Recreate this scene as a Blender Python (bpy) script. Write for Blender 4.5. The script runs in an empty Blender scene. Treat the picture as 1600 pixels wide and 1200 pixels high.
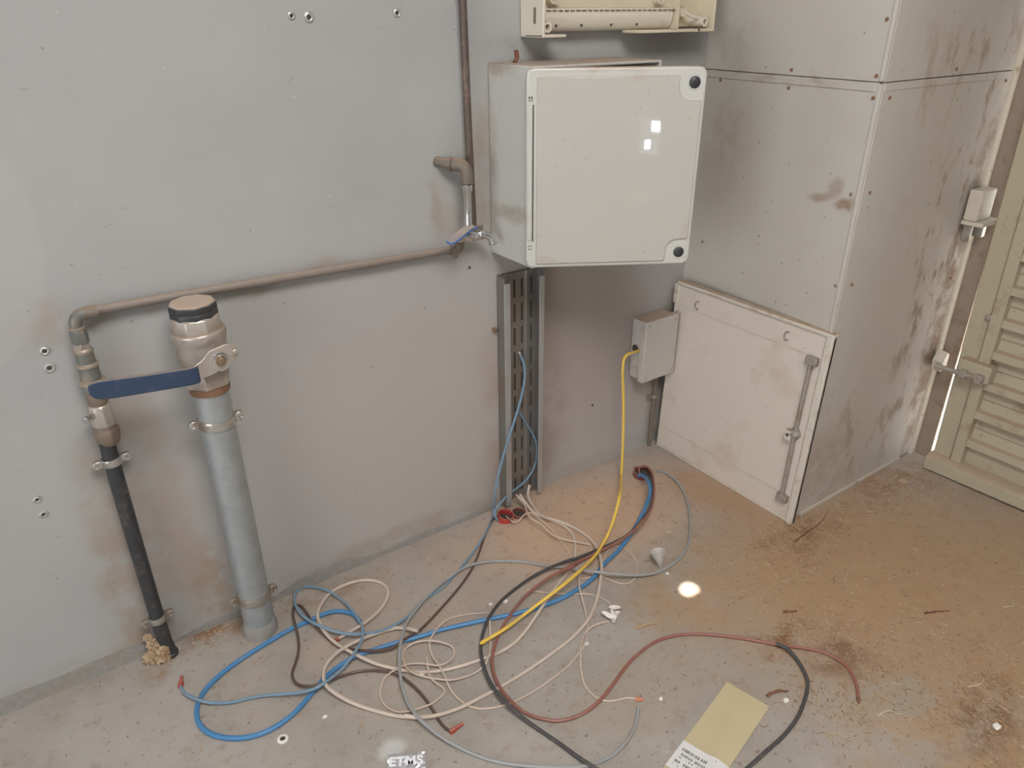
import bpy, bmesh, math, random
from mathutils import Vector, Matrix, noise
S = bpy.context.scene
C = S.collection
R = math.radians
PI = math.pi

# ------------------------------------------------------------------ camera
cam_data = bpy.data.cameras.new('camera')
cam_data.sensor_fit = 'HORIZONTAL'
cam_data.sensor_width = 36.0
cam_data.lens = 1156.55 / 1600 * 36.0
cam_data.clip_start = 0.02
cam = bpy.data.objects.new('camera', cam_data)
C.objects.link(cam)
PITCH, YAW, ROLL = .464995, .609632, .0072305
fw = Vector((math.sin(YAW) * math.cos(PITCH), math.cos(YAW) * math.cos(PITCH), -math.sin(PITCH)))
rt = Vector((math.cos(YAW), -math.sin(YAW), 0))
dn = fw.cross(rt)
rt2 = math.cos(ROLL) * rt + math.sin(ROLL) * dn
dn2 = -math.sin(ROLL) * rt + math.cos(ROLL) * dn
m = Matrix((rt2, -dn2, -fw)).transposed().to_4x4()
m.translation = (0, 0, 1.5)
cam.matrix_world = m
S.camera = cam

# ------------------------------------------------------------------ sky, sun, daylight, exposure
w = bpy.data.worlds.new('sky')
S.world = w
w.use_nodes = True
bg = w.node_tree.nodes['Background']
bg.inputs['Color'].default_value = (.80, .90, 1.0, 1)
bg.inputs['Strength'].default_value = 1.8

def lamp(name, kind, loc, energy, color, direction, size=None, size_y=None):
    d = bpy.data.lights.new(name, kind)
    d.energy = energy
    d.color = color
    if kind == 'AREA':
        d.shape = 'RECTANGLE'
        d.size = size
        d.size_y = size_y or size
    o = bpy.data.objects.new(name, d)
    o.location = loc
    o.rotation_euler = Vector(direction).to_track_quat('-Z', 'Y').to_euler()
    C.objects.link(o)
    return o
SUN = Vector((.02, -.45, .89)).normalized()
sun = lamp('sun', 'SUN', (3, -5, 9), 38, (1, .95, .87), -SUN)
sun.data.angle = R(.53)
lamp('daylight_doorway', 'AREA', (-4.15, -1.1, 1.3), 73, (1.0, .985, .965), (1, 0, 0), 2.9, 2.4)
lamp('overhead_fill', 'AREA', (.3, -.3, 2.79), 70, (1.0, .965, .93), (0, 0, -1), 1.2, 1.2)  # added overhead fill light, no opening above it
lamp('daylight_vent', 'AREA', (-.075, -3.53, .585), .8, (1, 1, 1), (0, 1, 0), .075, .085)
lamp('daylight_vent.001', 'AREA', (-.14, -3.53, .425), .5, (1, 1, 1), (0, 1, 0), .05, .075)
vs = S.view_settings
vs.view_transform = 'Standard'
vs.look = 'None'
vs.gamma = 1
vs.use_curve_mapping = False
vs.exposure = 0.0
S.cycles.use_denoising = True
S.cycles.max_bounces = 8
S.cycles.sample_clamp_indirect = 6

# overhead lamp added for light under the solid ceiling; no roof-light sheet is built
# ------------------------------------------------------------------ materials
class NT:
    def __init__(s, name):
        s.m = bpy.data.materials.new(name)
        s.m.use_nodes = True
        s.t = s.m.node_tree
        s.b = s.t.nodes['Principled BSDF']
        s.pos = s.n('ShaderNodeNewGeometry').outputs['Position']
    def n(s, typ, **kw):
        x = s.t.nodes.new(typ)
        for k, v in kw.items():
            setattr(x, k, v)
        return x
    def set(s, sock, v):
        if isinstance(v, bpy.types.NodeSocket):
            s.t.links.new(v, sock)
        elif isinstance(v, (tuple, list)) and len(v) == 3 and sock.type == 'RGBA':
            sock.default_value = (*v, 1)
        else:
            sock.default_value = v
    def math(s, op, a, b=0.0, clamp=False):
        x = s.n('ShaderNodeMath', operation=op, use_clamp=clamp)
        s.set(x.inputs[0], a); s.set(x.inputs[1], b)
        return x.outputs[0]
    def noise(s, scale, detail=4, rough=.55, vec=None, dist=0.0):
        x = s.n('ShaderNodeTexNoise')
        x.inputs['Scale'].default_value = scale
        x.inputs['Detail'].default_value = detail
        x.inputs['Roughness'].default_value = rough
        x.inputs['Distortion'].default_value = dist
        s.set(x.inputs['Vector'], vec if vec is not None else s.pos)
        return x.outputs['Fac']
    def ramp(s, fac, a, b, lo=0.0, hi=1.0):
        x = s.n('ShaderNodeMapRange', interpolation_type='SMOOTHSTEP')
        s.set(x.inputs['Value'], fac)
        x.inputs['From Min'].default_value = a; x.inputs['From Max'].default_value = b
        x.inputs['To Min'].default_value = lo; x.inputs['To Max'].default_value = hi
        return x.outputs['Result']
    def mix(s, fac, a, b, mode='MIX'):
        x = s.n('ShaderNodeMix', data_type='RGBA', blend_type=mode)
        s.set(x.inputs[0], fac); s.set(x.inputs[6], a); s.set(x.inputs[7], b)
        return x.outputs[2]
    def map(s, scale, loc=(0, 0, 0), vec=None):
        x = s.n('ShaderNodeMapping')
        x.inputs['Scale'].default_value = scale
        x.inputs['Location'].default_value = loc
        s.set(x.inputs['Vector'], vec if vec is not None else s.pos)
        return x.outputs[0]
    def warp(s, scale, amt):
        x = s.n('ShaderNodeTexNoise')
        x.inputs['Scale'].default_value = scale
        x.inputs['Detail'].default_value = 3
        s.set(x.inputs['Vector'], s.pos)
        v = s.n('ShaderNodeVectorMath', operation='MULTIPLY_ADD')
        s.set(v.inputs[0], x.outputs['Color'])
        v.inputs[1].default_value = (amt,) * 3
        v.inputs[2].default_value = (-amt / 2,) * 3
        a = s.n('ShaderNodeVectorMath', operation='ADD')
        s.set(a.inputs[0], v.outputs[0]); s.set(a.inputs[1], s.pos)
        return a.outputs[0]
    def blob(s, c, r, vec, inner=.2):
        """soft stain or painted shade of its own shape around a world point"""
        a = s.n('ShaderNodeVectorMath', operation='SUBTRACT')
        s.set(a.inputs[0], vec); a.inputs[1].default_value = c
        d = s.n('ShaderNodeVectorMath', operation='DIVIDE')
        s.set(d.inputs[0], a.outputs[0]); d.inputs[1].default_value = r
        l = s.n('ShaderNodeVectorMath', operation='LENGTH')
        s.set(l.inputs[0], d.outputs[0])
        return s.ramp(l.outputs['Value'], inner, 1.0, 1.0, 0.0)
    def bump(s, h, strength=.2, dist=.002):
        x = s.n('ShaderNodeBump')
        x.inputs['Strength'].default_value = strength
        x.inputs['Distance'].default_value = dist
        s.set(x.inputs['Height'], h)
        s.t.links.new(x.outputs[0], s.b.inputs['Normal'])
    def up(s):
        g = s.n('ShaderNodeNewGeometry')
        x = s.n('ShaderNodeSeparateXYZ')
        s.set(x.inputs[0], g.outputs['Normal'])
        return s.ramp(x.outputs[2], .55, .95)
    def done(s, col, rough=.6, metal=0.0, spec=.5):
        s.set(s.b.inputs['Base Color'], col)
        s.set(s.b.inputs['Roughness'], rough)
        s.set(s.b.inputs['Metallic'], metal)
        s.b.inputs['Specular IOR Level'].default_value = spec
        return s.m

DUST = (.40, .285, .205)
def mat(name, col, rough=.55, metal=0.0, var=.12, scale=14, dirt=None, dust=0.0, bump=0.0, spec=.5, speck=0.0, dcol=DUST, blobs=()):
    """painted / plastic / metal stuff with tonal variation, grime, loose dust on tops, specks"""
    k = NT(name)
    dark = tuple(c * (1 - var) for c in col)
    lite = tuple(min(1, c * (1 + var)) for c in col)
    c = k.mix(k.noise(scale, 4), dark, lite)
    if dirt:
        dc, amt, sc_, th = dirt
        f = k.math('MULTIPLY', k.ramp(k.noise(sc_, 6, .65), th, th + .18), amt)
        c = k.mix(f, c, dc)
    if blobs:
        v = k.warp(14, .06)
        for ctr, rad, bc, amt in blobs:
            f = k.math('MULTIPLY', k.blob(ctr, rad, v), k.ramp(k.noise(16, 5, .6), .25, .6, amt * .5, amt))
            c = k.mix(f, c, bc)
    if speck:
        f = k.math('MULTIPLY', k.ramp(k.noise(95, 2, .5), .70, .76), speck)
        c = k.mix(f, c, (.10, .075, .06))
    rg = rough
    if dust:
        f = k.math('MULTIPLY', k.up(), k.ramp(k.noise(40, 4), .25, .6, dust * .6, dust))
        c = k.mix(f, c, dcol)
        rg = k.math('ADD', k.math('MULTIPLY', f, .8 - rough), rough)
    if bump:
        k.bump(k.noise(60, 5), bump, .002)
    return k.done(c, rg, metal, spec)

def wall_material():
    k = NT('painted_steel_sheet_wall')
    base = k.mix(k.ramp(k.noise(2.2, 5), .3, .7), (.383, .386, .380), (.422, .425, .418))
    v = k.warp(7, .12)
    v2 = k.warp(2.5, .35)
    n1 = k.ramp(k.noise(9, 5, .6), .30, .62)
    n2 = k.ramp(k.noise(30, 4, .6), .35, .6)
    c = base
    tan, warm, grey = (.32, .235, .165), (.36, .30, .262), (.25, .24, .235)
    for ctr, rad, col, amt, nn, vv in (
        ((1.1, 1.72, .35), (1.25, 1, .75), (.46, .405, .383), .75, None, v2),
        ((.80, 1.72, .72), (.80, 1, .40), (.43, .385, .365), .35, None, v),
        ((1.55, 1.72, .60), (.50, 1, .65), (.31, .262, .24), .6, None, v2),  # shade under the enclosure painted into the wall colour, along with dirt
        ((.030, 1.72, .25), (.095, 1, .50), tan, .8, n1, v),
        ((.12, 1.72, .45), (.18, 1, .55), warm, .75, n1, v),
        ((.215, 1.72, .10), (.085, 1, .30), tan, .95, n1, v),
        ((.17, 1.72, .35), (.07, 1, .45), warm, .6, None, v),
        ((.06, 1.72, .93), (.13, 1, .07), warm, .7, n1, v),
        ((.45, 1.72, .93), (.55, 1, .03), warm, .7, n1, v),
        ((.965, 1.72, 1.04), (.035, 1, .12), tan, .5, None, v),
        ((1.04, 1.72, 1.05), (.12, 1, .25), warm, .6, n1, v),
        ((1.12, 1.72, 1.10), (.06, 1, .25), tan, .6, n1, v),
        ((1.24, 1.72, 1.40), (.16, 1, .08), grey, .7, n1, v),
        ((1.78, 1.72, 1.42), (.22, 1, .10), grey, .8, None, v),
        ((1.15, 1.72, .3), (.10, 1, .50), tan, .45, n1, v),
        ((1.35, 1.72, .3), (.14, 1, .60), (.22, .17, .14), .40, n1, v),
        ((.9, 1.72, .03), (1.2, 1, .06), tan, .45, n1, v),
        ((-.3, 1.72, .03), (.6, 1, .06), tan, .25, n1, v),
        ((1.9, 1.72, .3), (.12, 1, .7), tan, .55, n1, v)):
        f = k.blob(ctr, rad, vv)
        if nn is not None:
            f = k.math('MULTIPLY', f, nn)
        c = k.mix(k.math('MULTIPLY', f, amt), c, col)
    # paler rubbed patch with a curved edge at the left, scuffs and small knocks
    f = k.blob((-.25, 1.72, 1.12), (.33, 1, .33), k.warp(3, .1), .93)
    c = k.mix(k.math('MULTIPLY', f, .35), c, (.465, .462, .445))
    f = k.blob((-.30, 1.72, .55), (.38, 1, .55), v, .5)
    c = k.mix(k.math('MULTIPLY', f, .3), c, (.43, .425, .41))
    sp = k.math('MULTIPLY', k.ramp(k.noise(62, 2, .5), .735, .765), .6)
    c = k.mix(sp, c, (.15, .125, .11))
    sc_ = k.ramp(k.noise(1, 3, .5, k.map((26, 26, 70)), 1.0), .70, .74)
    c = k.mix(k.math('MULTIPLY', sc_, .22), c, (.19, .175, .16))
    ws = k.math('MULTIPLY', k.ramp(k.noise(70, 2, .5, k.map((1, 1, 1), (5.5, 0, 2.2))), .75, .78), .5)
    c = k.mix(ws, c, (.62, .62, .60))
    k.bump(k.noise(14, 4), .12, .004)
    return k.done(c, .62, 0, .35)

def column_material():
    k = NT('dusty_grey_sheet_cladding')
    c = k.mix(k.ramp(k.noise(2.5, 5), .3, .7), (.52, .488, .445), (.56, .53, .49))
    v = k.warp(9, .10)
    n1 = k.ramp(k.noise(10, 5, .65), .35, .62)
    n3 = k.ramp(k.noise(1, 6, .7, k.map((16, 16, 7))), .50, .66)
    tan, rust = (.30, .22, .155), (.25, .135, .07)
    for ctr, rad, col, amt, nn in (
        ((2.27, 1.09, .9), (.48, 1, 1.6), (.385, .335, .27), .55, None),  # whole right face darkened for shade, painted together with a dirt film
        ((1.93, 1.60, 1.15), (1, .16, .22), (.33, .27, .21), .45, n1),
        ((1.93, 1.62, 1.42), (1, .14, .14), (.33, .29, .23), .45, n1),
        ((1.915, 1.22, 1.04), (1, .075, .022), rust, .5, None),
        ((1.915, 1.175, 1.065), (1, .03, .035), rust, .5, n1),
        ((1.915, 1.145, 1.01), (1, .04, .035), rust, .8, n1),
        ((1.915, 1.38, 1.33), (1, .30, .02), tan, .5, n1),
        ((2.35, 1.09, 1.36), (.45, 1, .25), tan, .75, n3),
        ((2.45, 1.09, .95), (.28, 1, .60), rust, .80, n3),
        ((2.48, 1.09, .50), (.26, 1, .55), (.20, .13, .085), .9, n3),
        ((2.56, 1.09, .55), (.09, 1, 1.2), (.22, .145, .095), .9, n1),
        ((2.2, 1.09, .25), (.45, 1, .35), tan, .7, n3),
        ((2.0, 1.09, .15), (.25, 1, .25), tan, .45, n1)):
        f = k.blob(ctr, rad, v)
        if nn is not None:
            f = k.math('MULTIPLY', f, nn)
        c = k.mix(k.math('MULTIPLY', f, amt), c, col)
    sp = k.math('MULTIPLY', k.ramp(k.noise(66, 2, .5), .72, .75), .6)
    c = k.mix(sp, c, (.17, .11, .075))
    k.bump(k.noise(10, 3), .10, .004)
    return k.done(c, .62, 0, .35)

def floor_material():
    k = NT('dusty_concrete_floor')
    grey = k.mix(k.ramp(k.noise(5, 6, .6), .3, .7), (0.339, 0.304, 0.268), (0.400, 0.365, 0.330))
    pale = (0.449, 0.418, 0.383)
    brown = k.mix(k.noise(14, 5, .65), (0.378, 0.239, 0.141), (0.440, 0.304, 0.189))
    v = k.warp(6, .22)
    n1 = k.ramp(k.noise(4.5, 6, .62), .36, .60)
    n2 = k.ramp(k.noise(18, 5, .65), .38, .6)
    c = grey
    for ctr, rad, col, amt, nn in (
        ((-.1, 1.45, 0), (.75, .45, 1), pale, .75, n1),
        ((.6, 1.45, 0), (.7, .35, 1), (0.440, 0.339, 0.268), .7, n1),
        ((1.35, 1.50, 0), (.65, .35, 1), (0.581, 0.400, 0.277), .9, None),
        ((1.8, .85, 0), (.75, .65, 1), brown, .95, None),
        ((2.2, .35, 0), (1.0, 1.0, 1), brown, .85, None),
        ((1.45, 1.0, 0), (.5, .3, 1), brown, .8, n1),
        ((1.7, .25, 0), (.5, .4, 1), brown, .75, n1),
        ((1.45, .28, 0), (.48, .34, 1), brown, .8, k.ramp(k.noise(7, 5, .6), .30, .55)),
        ((1.85, 1.03, 0), (.25, .12, 1), (0.264, 0.145, 0.079), .8, n2),
        ((2.35, 1.02, 0), (.35, .12, 1), (0.290, 0.167, 0.097), .75, n2),
        ((1.80, 1.35, 0), (.16, .35, 1), (0.414, 0.260, 0.158), .8, None),
        ((1.42, .80, 0), (.14, .05, 1), (0.229, 0.101, 0.040), .85, n2),
        ((1.50, .64, 0), (.14, .09, 1), (0.194, 0.110, 0.062), .8, n2),
        ((1.60, .34, 0), (.20, .14, 1), (0.194, 0.114, 0.066), .85, n2),
        ((.20, 1.68, 0), (.13, .06, 1), (0.238, 0.114, 0.053), .9, n2),
        ((.05, 1.66, 0), (.09, .06, 1), (0.299, 0.176, 0.088), .7, n2),
        ((.45, 1.66, 0), (.35, .07, 1), (0.299, 0.198, 0.136), .6, n2)):
        f = k.blob(ctr, rad, v)
        if nn is not None:
            f = k.math('MULTIPLY', f, nn)
        c = k.mix(k.math('MULTIPLY', f, amt), c, col)
    # swept, cleaner patches of bare grey-green concrete
    for ctr, rad in (((1.02, .88, 0), (.26, .13, 1)), ((1.31, .745, 0), (.10, .05, 1)), ((1.33, .60, 0), (.11, .055, 1)), ((1.48, .52, 0), (.10, .06, 1))):
        f = k.blob(ctr, rad, v, .6)
        c = k.mix(k.math('MULTIPLY', f, .7), c, (.37, .318, .26))
    f = k.blob((.421, 1.093, 0), (.045, .035, 1), k.warp(20, .02), .35)
    c = k.mix(k.math('MULTIPLY', f, .75), c, (.60, .60, .60))
    mo = k.math('MULTIPLY', k.ramp(k.noise(24, 6, .7), .52, .68), .35)
    c = k.mix(mo, c, (.27, .175, .11))
    sp = k.ramp(k.noise(70, 2, .5), .67, .71)
    c = k.mix(k.math('MULTIPLY', sp, .6), c, (.16, .105, .07))
    ws = k.ramp(k.noise(55, 2, .5, k.map((1, 1, 1), (3.1, 7.7, 0))), .725, .75)
    c = k.mix(k.math('MULTIPLY', ws, .5), c, (.56, .50, .42))
    k.bump(k.noise(30, 6, .6), .35, .004)
    return k.done(c, k.ramp(k.noise(6, 3), .3, .7, .55, .75), 0, .35)

M = {}
M['wall'] = wall_material()
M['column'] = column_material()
M['floor'] = floor_material()
GR = (.21, .135, .08)
M['room'] = mat('plain_shed_wall', (.40, .39, .37), .8, var=.08, scale=3)
M['ceiling'] = mat('plain_shed_ceiling', (.42, .41, .40), .8, var=.08, scale=3)
M['skirt'] = mat('rough_grey_sealant', (.30, .285, .27), .9, var=.28, scale=60, dirt=((.33, .26, .2), .6, 20, .5), bump=.6)
M['enclosure'] = mat('pale_grey_enclosure_plastic', (.56, .555, .52), .32, var=.035, scale=6, dust=.75, speck=.5, dirt=((.42, .36, .30), .35, 7, .60), blobs=(((1.13, 1.62, 1.02), (.03, .14, .035), (.33, .27, .21), .6), ((1.13, 1.68, 1.38), (.03, .10, .03), (.36, .27, .20), .7), ((1.13, 1.72, 1.15), (.03, .04, .3), (.36, .30, .25), .5), ((1.30, 1.45, 1.38), (.25, .12, .016), (.45, .36, .28), .7)))
M['lid'] = mat('glossy_pale_lid_plastic', (.495, .475, .435), .022, var=.025, scale=4, dust=.6, speck=.3, dirt=((.42, .36, .30), .25, 11, .62), blobs=(((1.30, 1.45, 1.372), (.25, .14, .016), (.46, .37, .29), .75), ((1.48, 1.30, .95), (.03, .04, .10), (.46, .38, .31), .5), ((1.17, 1.50, .91), (.06, .06, .02), (.44, .37, .31), .5)))
M['joint'] = mat('grey_joint', (.20, .175, .15), .85)
M['seam'] = mat('dark_gap', (.06, .055, .05), .8)
M['screw_black'] = mat('black_plastic_screw', (.035, .036, .042), .4, var=.3)
M['cream_box'] = mat('yellowed_cream_plastic', (.68, .605, .465), .38, var=.07, scale=7, dirt=((.43, .31, .18), .6, 6, .57), dust=.5, speck=.5)
M['cream_lip'] = mat('cream_plastic', (.72, .665, .56), .4, var=.06, scale=9, dirt=((.45, .33, .20), .5, 9, .58), dust=.4)
M['jbox'] = mat('grey_junction_plastic', (.50, .47, .44), .45, var=.05, scale=12, dust=.85, dirt=((.40, .29, .20), .4, 14, .56), speck=.4)
M['galv'] = mat('galvanised_steel', (.40, .425, .435), .48, .55, var=.16, scale=22, dirt=((.50, .52, .52), .5, 30, .5), dust=.4)
M['galv_tray'] = mat('dull_galvanised_tray', (.235, .222, .21), .5, .45, var=.15, scale=30, dirt=((.25, .19, .15), .6, 8, .45))
M['galv_lip'] = mat('bright_galvanised_lip', (.44, .445, .45), .42, .5, var=.10, scale=20, dirt=((.35, .29, .25), .4, 9, .5))
M['nickel'] = mat('dusty_nickel_brass', (.56, .51, .46), .36, .55, var=.10, scale=18, dirt=((.38, .30, .25), .65, 12, .45), dust=.55)
M['chrome'] = mat('chrome', (.68, .69, .70), .16, .95, var=.05, dust=.6, dirt=((.40, .32, .26), .4, 30, .55))
M['zinc'] = mat('bright_zinc_clamp', (.60, .60, .58), .28, .85, var=.08, dust=.5, dirt=((.34, .23, .14), .6, 25, .52))
M['dull_clamp'] = mat('tarnished_clamp', (.42, .40, .36), .45, .7, var=.15, dust=.6, dirt=((.30, .21, .14), .7, 25, .47))
M['rust'] = mat('rusty_ring', (.23, .125, .075), .85, .1, var=.25, scale=40)
M['brass'] = mat('dull_brass', (.30, .22, .15), .42, .6, var=.15, dirt=((.25, .17, .11), .5, 30, .5))
M['copper'] = mat('tarnished_brown_copper', (.135, .098, .085), .5, .35, var=.18, scale=16, dirt=((.30, .22, .17), .6, 14, .5), dust=.55, dcol=(.42, .32, .24))
M['horizontal_copper'] = mat('dusty_copper', (.255, .215, .19), .55, .25, var=.16, scale=16, dirt=((.24, .17, .14), .6, 10, .5), dust=.8, dcol=(.44, .35, .27))
M['elbow'] = mat('dirty_elbow_fitting', (.20, .165, .135), .6, .3, var=.2, scale=30, dust=.8)
M['black_pipe'] = mat('black_polyethylene', (.040, .041, .044), .42, var=.2, scale=20, dirt=((.17, .14, .12), .5, 22, .53))
M['fitting_grey'] = mat('greenish_grey_fitting', (.175, .18, .165), .5, .3, var=.2, scale=40, dust=.8, dirt=((.33, .27, .21), .6, 30, .48))
M['fitting_ring'] = mat('pale_fitting_ring', (.42, .36, .29), .4, .5, var=.15, scale=40, dust=.6)
M['brown_nut'] = mat('brown_dusty_nut', (.25, .195, .15), .55, .35, var=.2, scale=40, dust=.7)
M['plug'] = mat('black_plastic_plug', (.045, .045, .05), .45, var=.2, dust=1.6, dcol=(.50, .39, .31))
M['blue_grip'] = mat('blue_vinyl_grip', (.036, .060, .115), .42, var=.12, scale=25, dust=.75, dirt=((.20, .20, .22), .35, 25, .55))
M['blue_small'] = mat('bright_blue_grip', (.06, .15, .40), .4, dust=1.0, dcol=(.42, .34, .28))
M['panel'] = mat('dirty_cream_sheet_door', (.65, .58, .515), .5, var=.06, scale=5, dirt=((.52, .43, .36), .6, 5, .52), dust=.8, speck=.5)
M['panel_rim'] = mat('chipped_cream_rim', (.62, .575, .50), .5, var=.08, scale=10, dirt=((.35, .24, .15), .75, 22, .53), dust=.9, dcol=(.36, .25, .16))
M['rod'] = mat('rusty_latch_rod', (.36, .325, .28), .6, .3, var=.15, scale=25, dirt=((.27, .19, .12), .7, 25, .47))
M['gate'] = mat('grimy_cream_gate_paint', (.42, .37, .27), .55, var=.08, scale=7, dirt=((.27, .19, .11), .7, 11, .54), dust=.7, speck=.8)
M['jamb'] = mat('shade_brown_grimy_jamb', (.25, .195, .155), .7, var=.18, scale=15, dirt=((.16, .10, .06), .6, 14, .5))  # base brown darkened for the shade the jamb stands in; grime on top
M['edge'] = mat('cream_edge_strip', (.52, .47, .39), .55, var=.08, scale=10, dirt=((.25, .15, .09), .75, 20, .53))
M['ground'] = mat('pale_concrete_yard', (.55, .53, .50), .9)
M['red_plastic'] = mat('red_conduit_plastic', (.42, .055, .045), .45, var=.15, dust=.4)
M['dark_red_plastic'] = mat('grimy_red_conduit', (.22, .055, .045), .6, var=.2, dirt=((.20, .13, .10), .8, 30, .45), dust=.5)
M['card'] = mat('buff_card', (.53, .45, .28), .7, var=.05, scale=10, speck=.3)
M['white_paper'] = mat('white_label_paper', (.70, .69, .68), .6, var=.03)
M['ink'] = mat('grey_print', (.16, .16, .17), .7)
M['foil'] = mat('crumpled_silver_foil', (.66, .67, .71), .30, .6, var=.1, scale=60)
M['letters'] = mat('white_print', (.92, .93, .96), .5)
M['tape'] = mat('white_tape', (.78, .74, .70), .6, var=.08)
M['foam'] = mat('tan_foam', (.46, .34, .22), .9, var=.3, scale=60, bump=.6, dirt=((.30, .18, .10), .7, 40, .5))
M['straw'] = mat('dry_straw', (.50, .33, .18), .8, var=.3, scale=30)
M['straw_pale'] = mat('pale_chip', (.60, .49, .36), .8, var=.2, scale=30)
M['straw_dark'] = mat('dark_chip', (.27, .16, .09), .85, var=.3, scale=30)
M['red_twig'] = mat('reddish_bark', (.20, .085, .05), .8, var=.25, scale=50)
M['white_chip'] = mat('white_flake', (.82, .80, .76), .6)
M['anchor'] = mat('pale_metal_anchor', (.50, .50, .48), .4, .5, var=.15)
k = NT('translucent_plastic')
k.b.inputs['Transmission Weight'].default_value = .45
M['clear'] = k.done((.82, .79, .76), .35)
for nm, col in {'grey': (.33, .335, .335), 'blue': (.072, .235, .47), 'lightblue': (.19, .29, .385), 'brown': (.115, .07, .058), 'cream': (.60, .50, .42),
                'cream2': (.62, .50, .415), 'black': (.070, .068, .068), 'red': (.295, .12, .092), 'yellow': (.80, .54, .09)}.items():
    M['w_' + nm] = mat('cable_sheath_' + nm, col, .45, var=.10, scale=18, dirt=((.36, .26, .19), .45, 13, .55))

# ------------------------------------------------------------------ mesh helpers
class MB:
    """collects shapes in world space and links them as ONE mesh object"""
    def __init__(s, frame=None):
        s.v, s.f, s.sm = [], [], []
        s.fr = frame or Matrix()
    def add(s, vs, fs, smooth=False):
        o = len(s.v)
        s.v += [s.fr @ Vector(p) for p in vs]
        s.f += [tuple(i + o for i in f) for f in fs]
        s.sm += [smooth] * len(fs)
        return s
    def box(s, a, b):
        (x0, y0, z0), (x1, y1, z1) = a, b
        vs = [(x, y, z) for z in (z0, z1) for y in (y0, y1) for x in (x0, x1)]
        return s.add(vs, [(0, 2, 3, 1), (4, 5, 7, 6), (0, 1, 5, 4), (2, 6, 7, 3), (0, 4, 6, 2), (1, 3, 7, 5)])
    def prism(s, pts, a, b, axis=1):
        """2-D outline extruded along an axis; outline is given in the other two axes in order"""
        n = len(pts)
        def P(p, t):
            return (t, p[0], p[1]) if axis == 0 else (p[0], t, p[1]) if axis == 1 else (p[0], p[1], t)
        vs = [P(p, a) for p in pts] + [P(p, b) for p in pts]
        fs = [tuple(range(n)), tuple(range(2 * n - 1, n - 1, -1))] + [(i, i + n, (i + 1) % n + n, (i + 1) % n) for i in range(n)]
        return s.add(vs, fs)
    def tube(s, pts, r, n=10, caps=True, smooth=True):
        P = [Vector(p) for p in pts]
        rs = r if isinstance(r, (list, tuple)) else [r] * len(P)
        T = [(P[min(i + 1, len(P) - 1)] - P[max(i - 1, 0)]).normalized() for i in range(len(P))]
        u = T[0].orthogonal().normalized()
        vs, fs = [], []
        for i, p in enumerate(P):
            u = (u - T[i] * u.dot(T[i])).normalized()
            w_ = T[i].cross(u)
            for k_ in range(n):
                a = 2 * PI * k_ / n
                vs.append(p + (u * math.cos(a) + w_ * math.sin(a)) * rs[i])
        for i in range(len(P) - 1):
            for k_ in range(n):
                fs.append((i * n + k_, i * n + (k_ + 1) % n, (i + 1) * n + (k_ + 1) % n, (i + 1) * n + k_))
        if caps:
            fs.append(tuple(range(n - 1, -1, -1)))
            fs.append(tuple((len(P) - 1) * n + k_ for k_ in range(n)))
        return s.add(vs, fs, smooth)
    def lathe(s, prof, c, axis=(0, 0, 1), n=20, smooth=True, turn=0.0, caps=True):
        """profile of (radius, distance along the axis) turned about an axis through c"""
        ax = Vector(axis).normalized()
        u = (Vector((1, 0, 0)) if abs(ax.x) < .8 else Vector((0, 1, 0)))
        u = (u - ax * u.dot(ax)).normalized()
        w_ = ax.cross(u)
        c = Vector(c)
        vs, fs = [], []
        for r, h in prof:
            for k_ in range(n):
                a = 2 * PI * k_ / n + turn
                vs.append(c + ax * h + (u * math.cos(a) + w_ * math.sin(a)) * max(r, 1e-5))
        for i in range(len(prof) - 1):
            for k_ in range(n):
                fs.append((i * n + k_, i * n + (k_ + 1) % n, (i + 1) * n + (k_ + 1) % n, (i + 1) * n + k_))
        if caps:
            fs.append(tuple(range(n - 1, -1, -1)))
            fs.append(tuple((len(prof) - 1) * n + k_ for k_ in range(n)))
        return s.add(vs, fs, smooth)
    def build(s, name, material, parent=None, bevel=0.0, seg=2, recalc=True):
        base = origin_of(parent) if parent else None
        if base is None:
            xs, ys, zs = zip(*[(p.x, p.y, p.z) for p in s.v])
            base = Vector(((min(xs) + max(xs)) / 2, (min(ys) + max(ys)) / 2, min(zs)))
        me = bpy.data.meshes.new(name)
        me.from_pydata([p - base for p in s.v], [], s.f)
        if recalc:
            bm = bmesh.new()
            bm.from_mesh(me)
            bmesh.ops.recalc_face_normals(bm, faces=bm.faces)
            bm.to_mesh(me)
            bm.free()
        me.polygons.foreach_set('use_smooth', s.sm if not bevel else [True] * len(s.f))
        if any(s.sm) or bevel:
            me.set_sharp_from_angle(angle=R(40))
        me.materials.append(M[material] if isinstance(material, str) else material)
        o = bpy.data.objects.new(name, me)
        C.objects.link(o)
        if parent:
            o.parent = parent
        else:
            o.location = base
        if bevel:
            b = o.modifiers.new('bevel', 'BEVEL')
            b.width = bevel
            b.segments = seg
            b.limit_method = 'ANGLE'
            b.angle_limit = R(40)
            b.harden_normals = False
        return o

def origin_of(o):
    p = Vector((0, 0, 0))
    while o:
        p += Vector(o.location)
        o = o.parent
    return p

def tag(o, label, cat, group=None):
    o['label'] = label
    o['category'] = cat
    if group:
        o['group'] = group
    return o

def thing(name, label, cat, loc, group=None):
    o = bpy.data.objects.new(name, None)
    o.empty_display_size = .05
    o.location = loc
    C.objects.link(o)
    return tag(o, label, cat, group)

def struct(o):
    o['kind'] = 'structure'
    return o

def stuff(o):
    o['kind'] = 'stuff'
    return o

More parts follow.
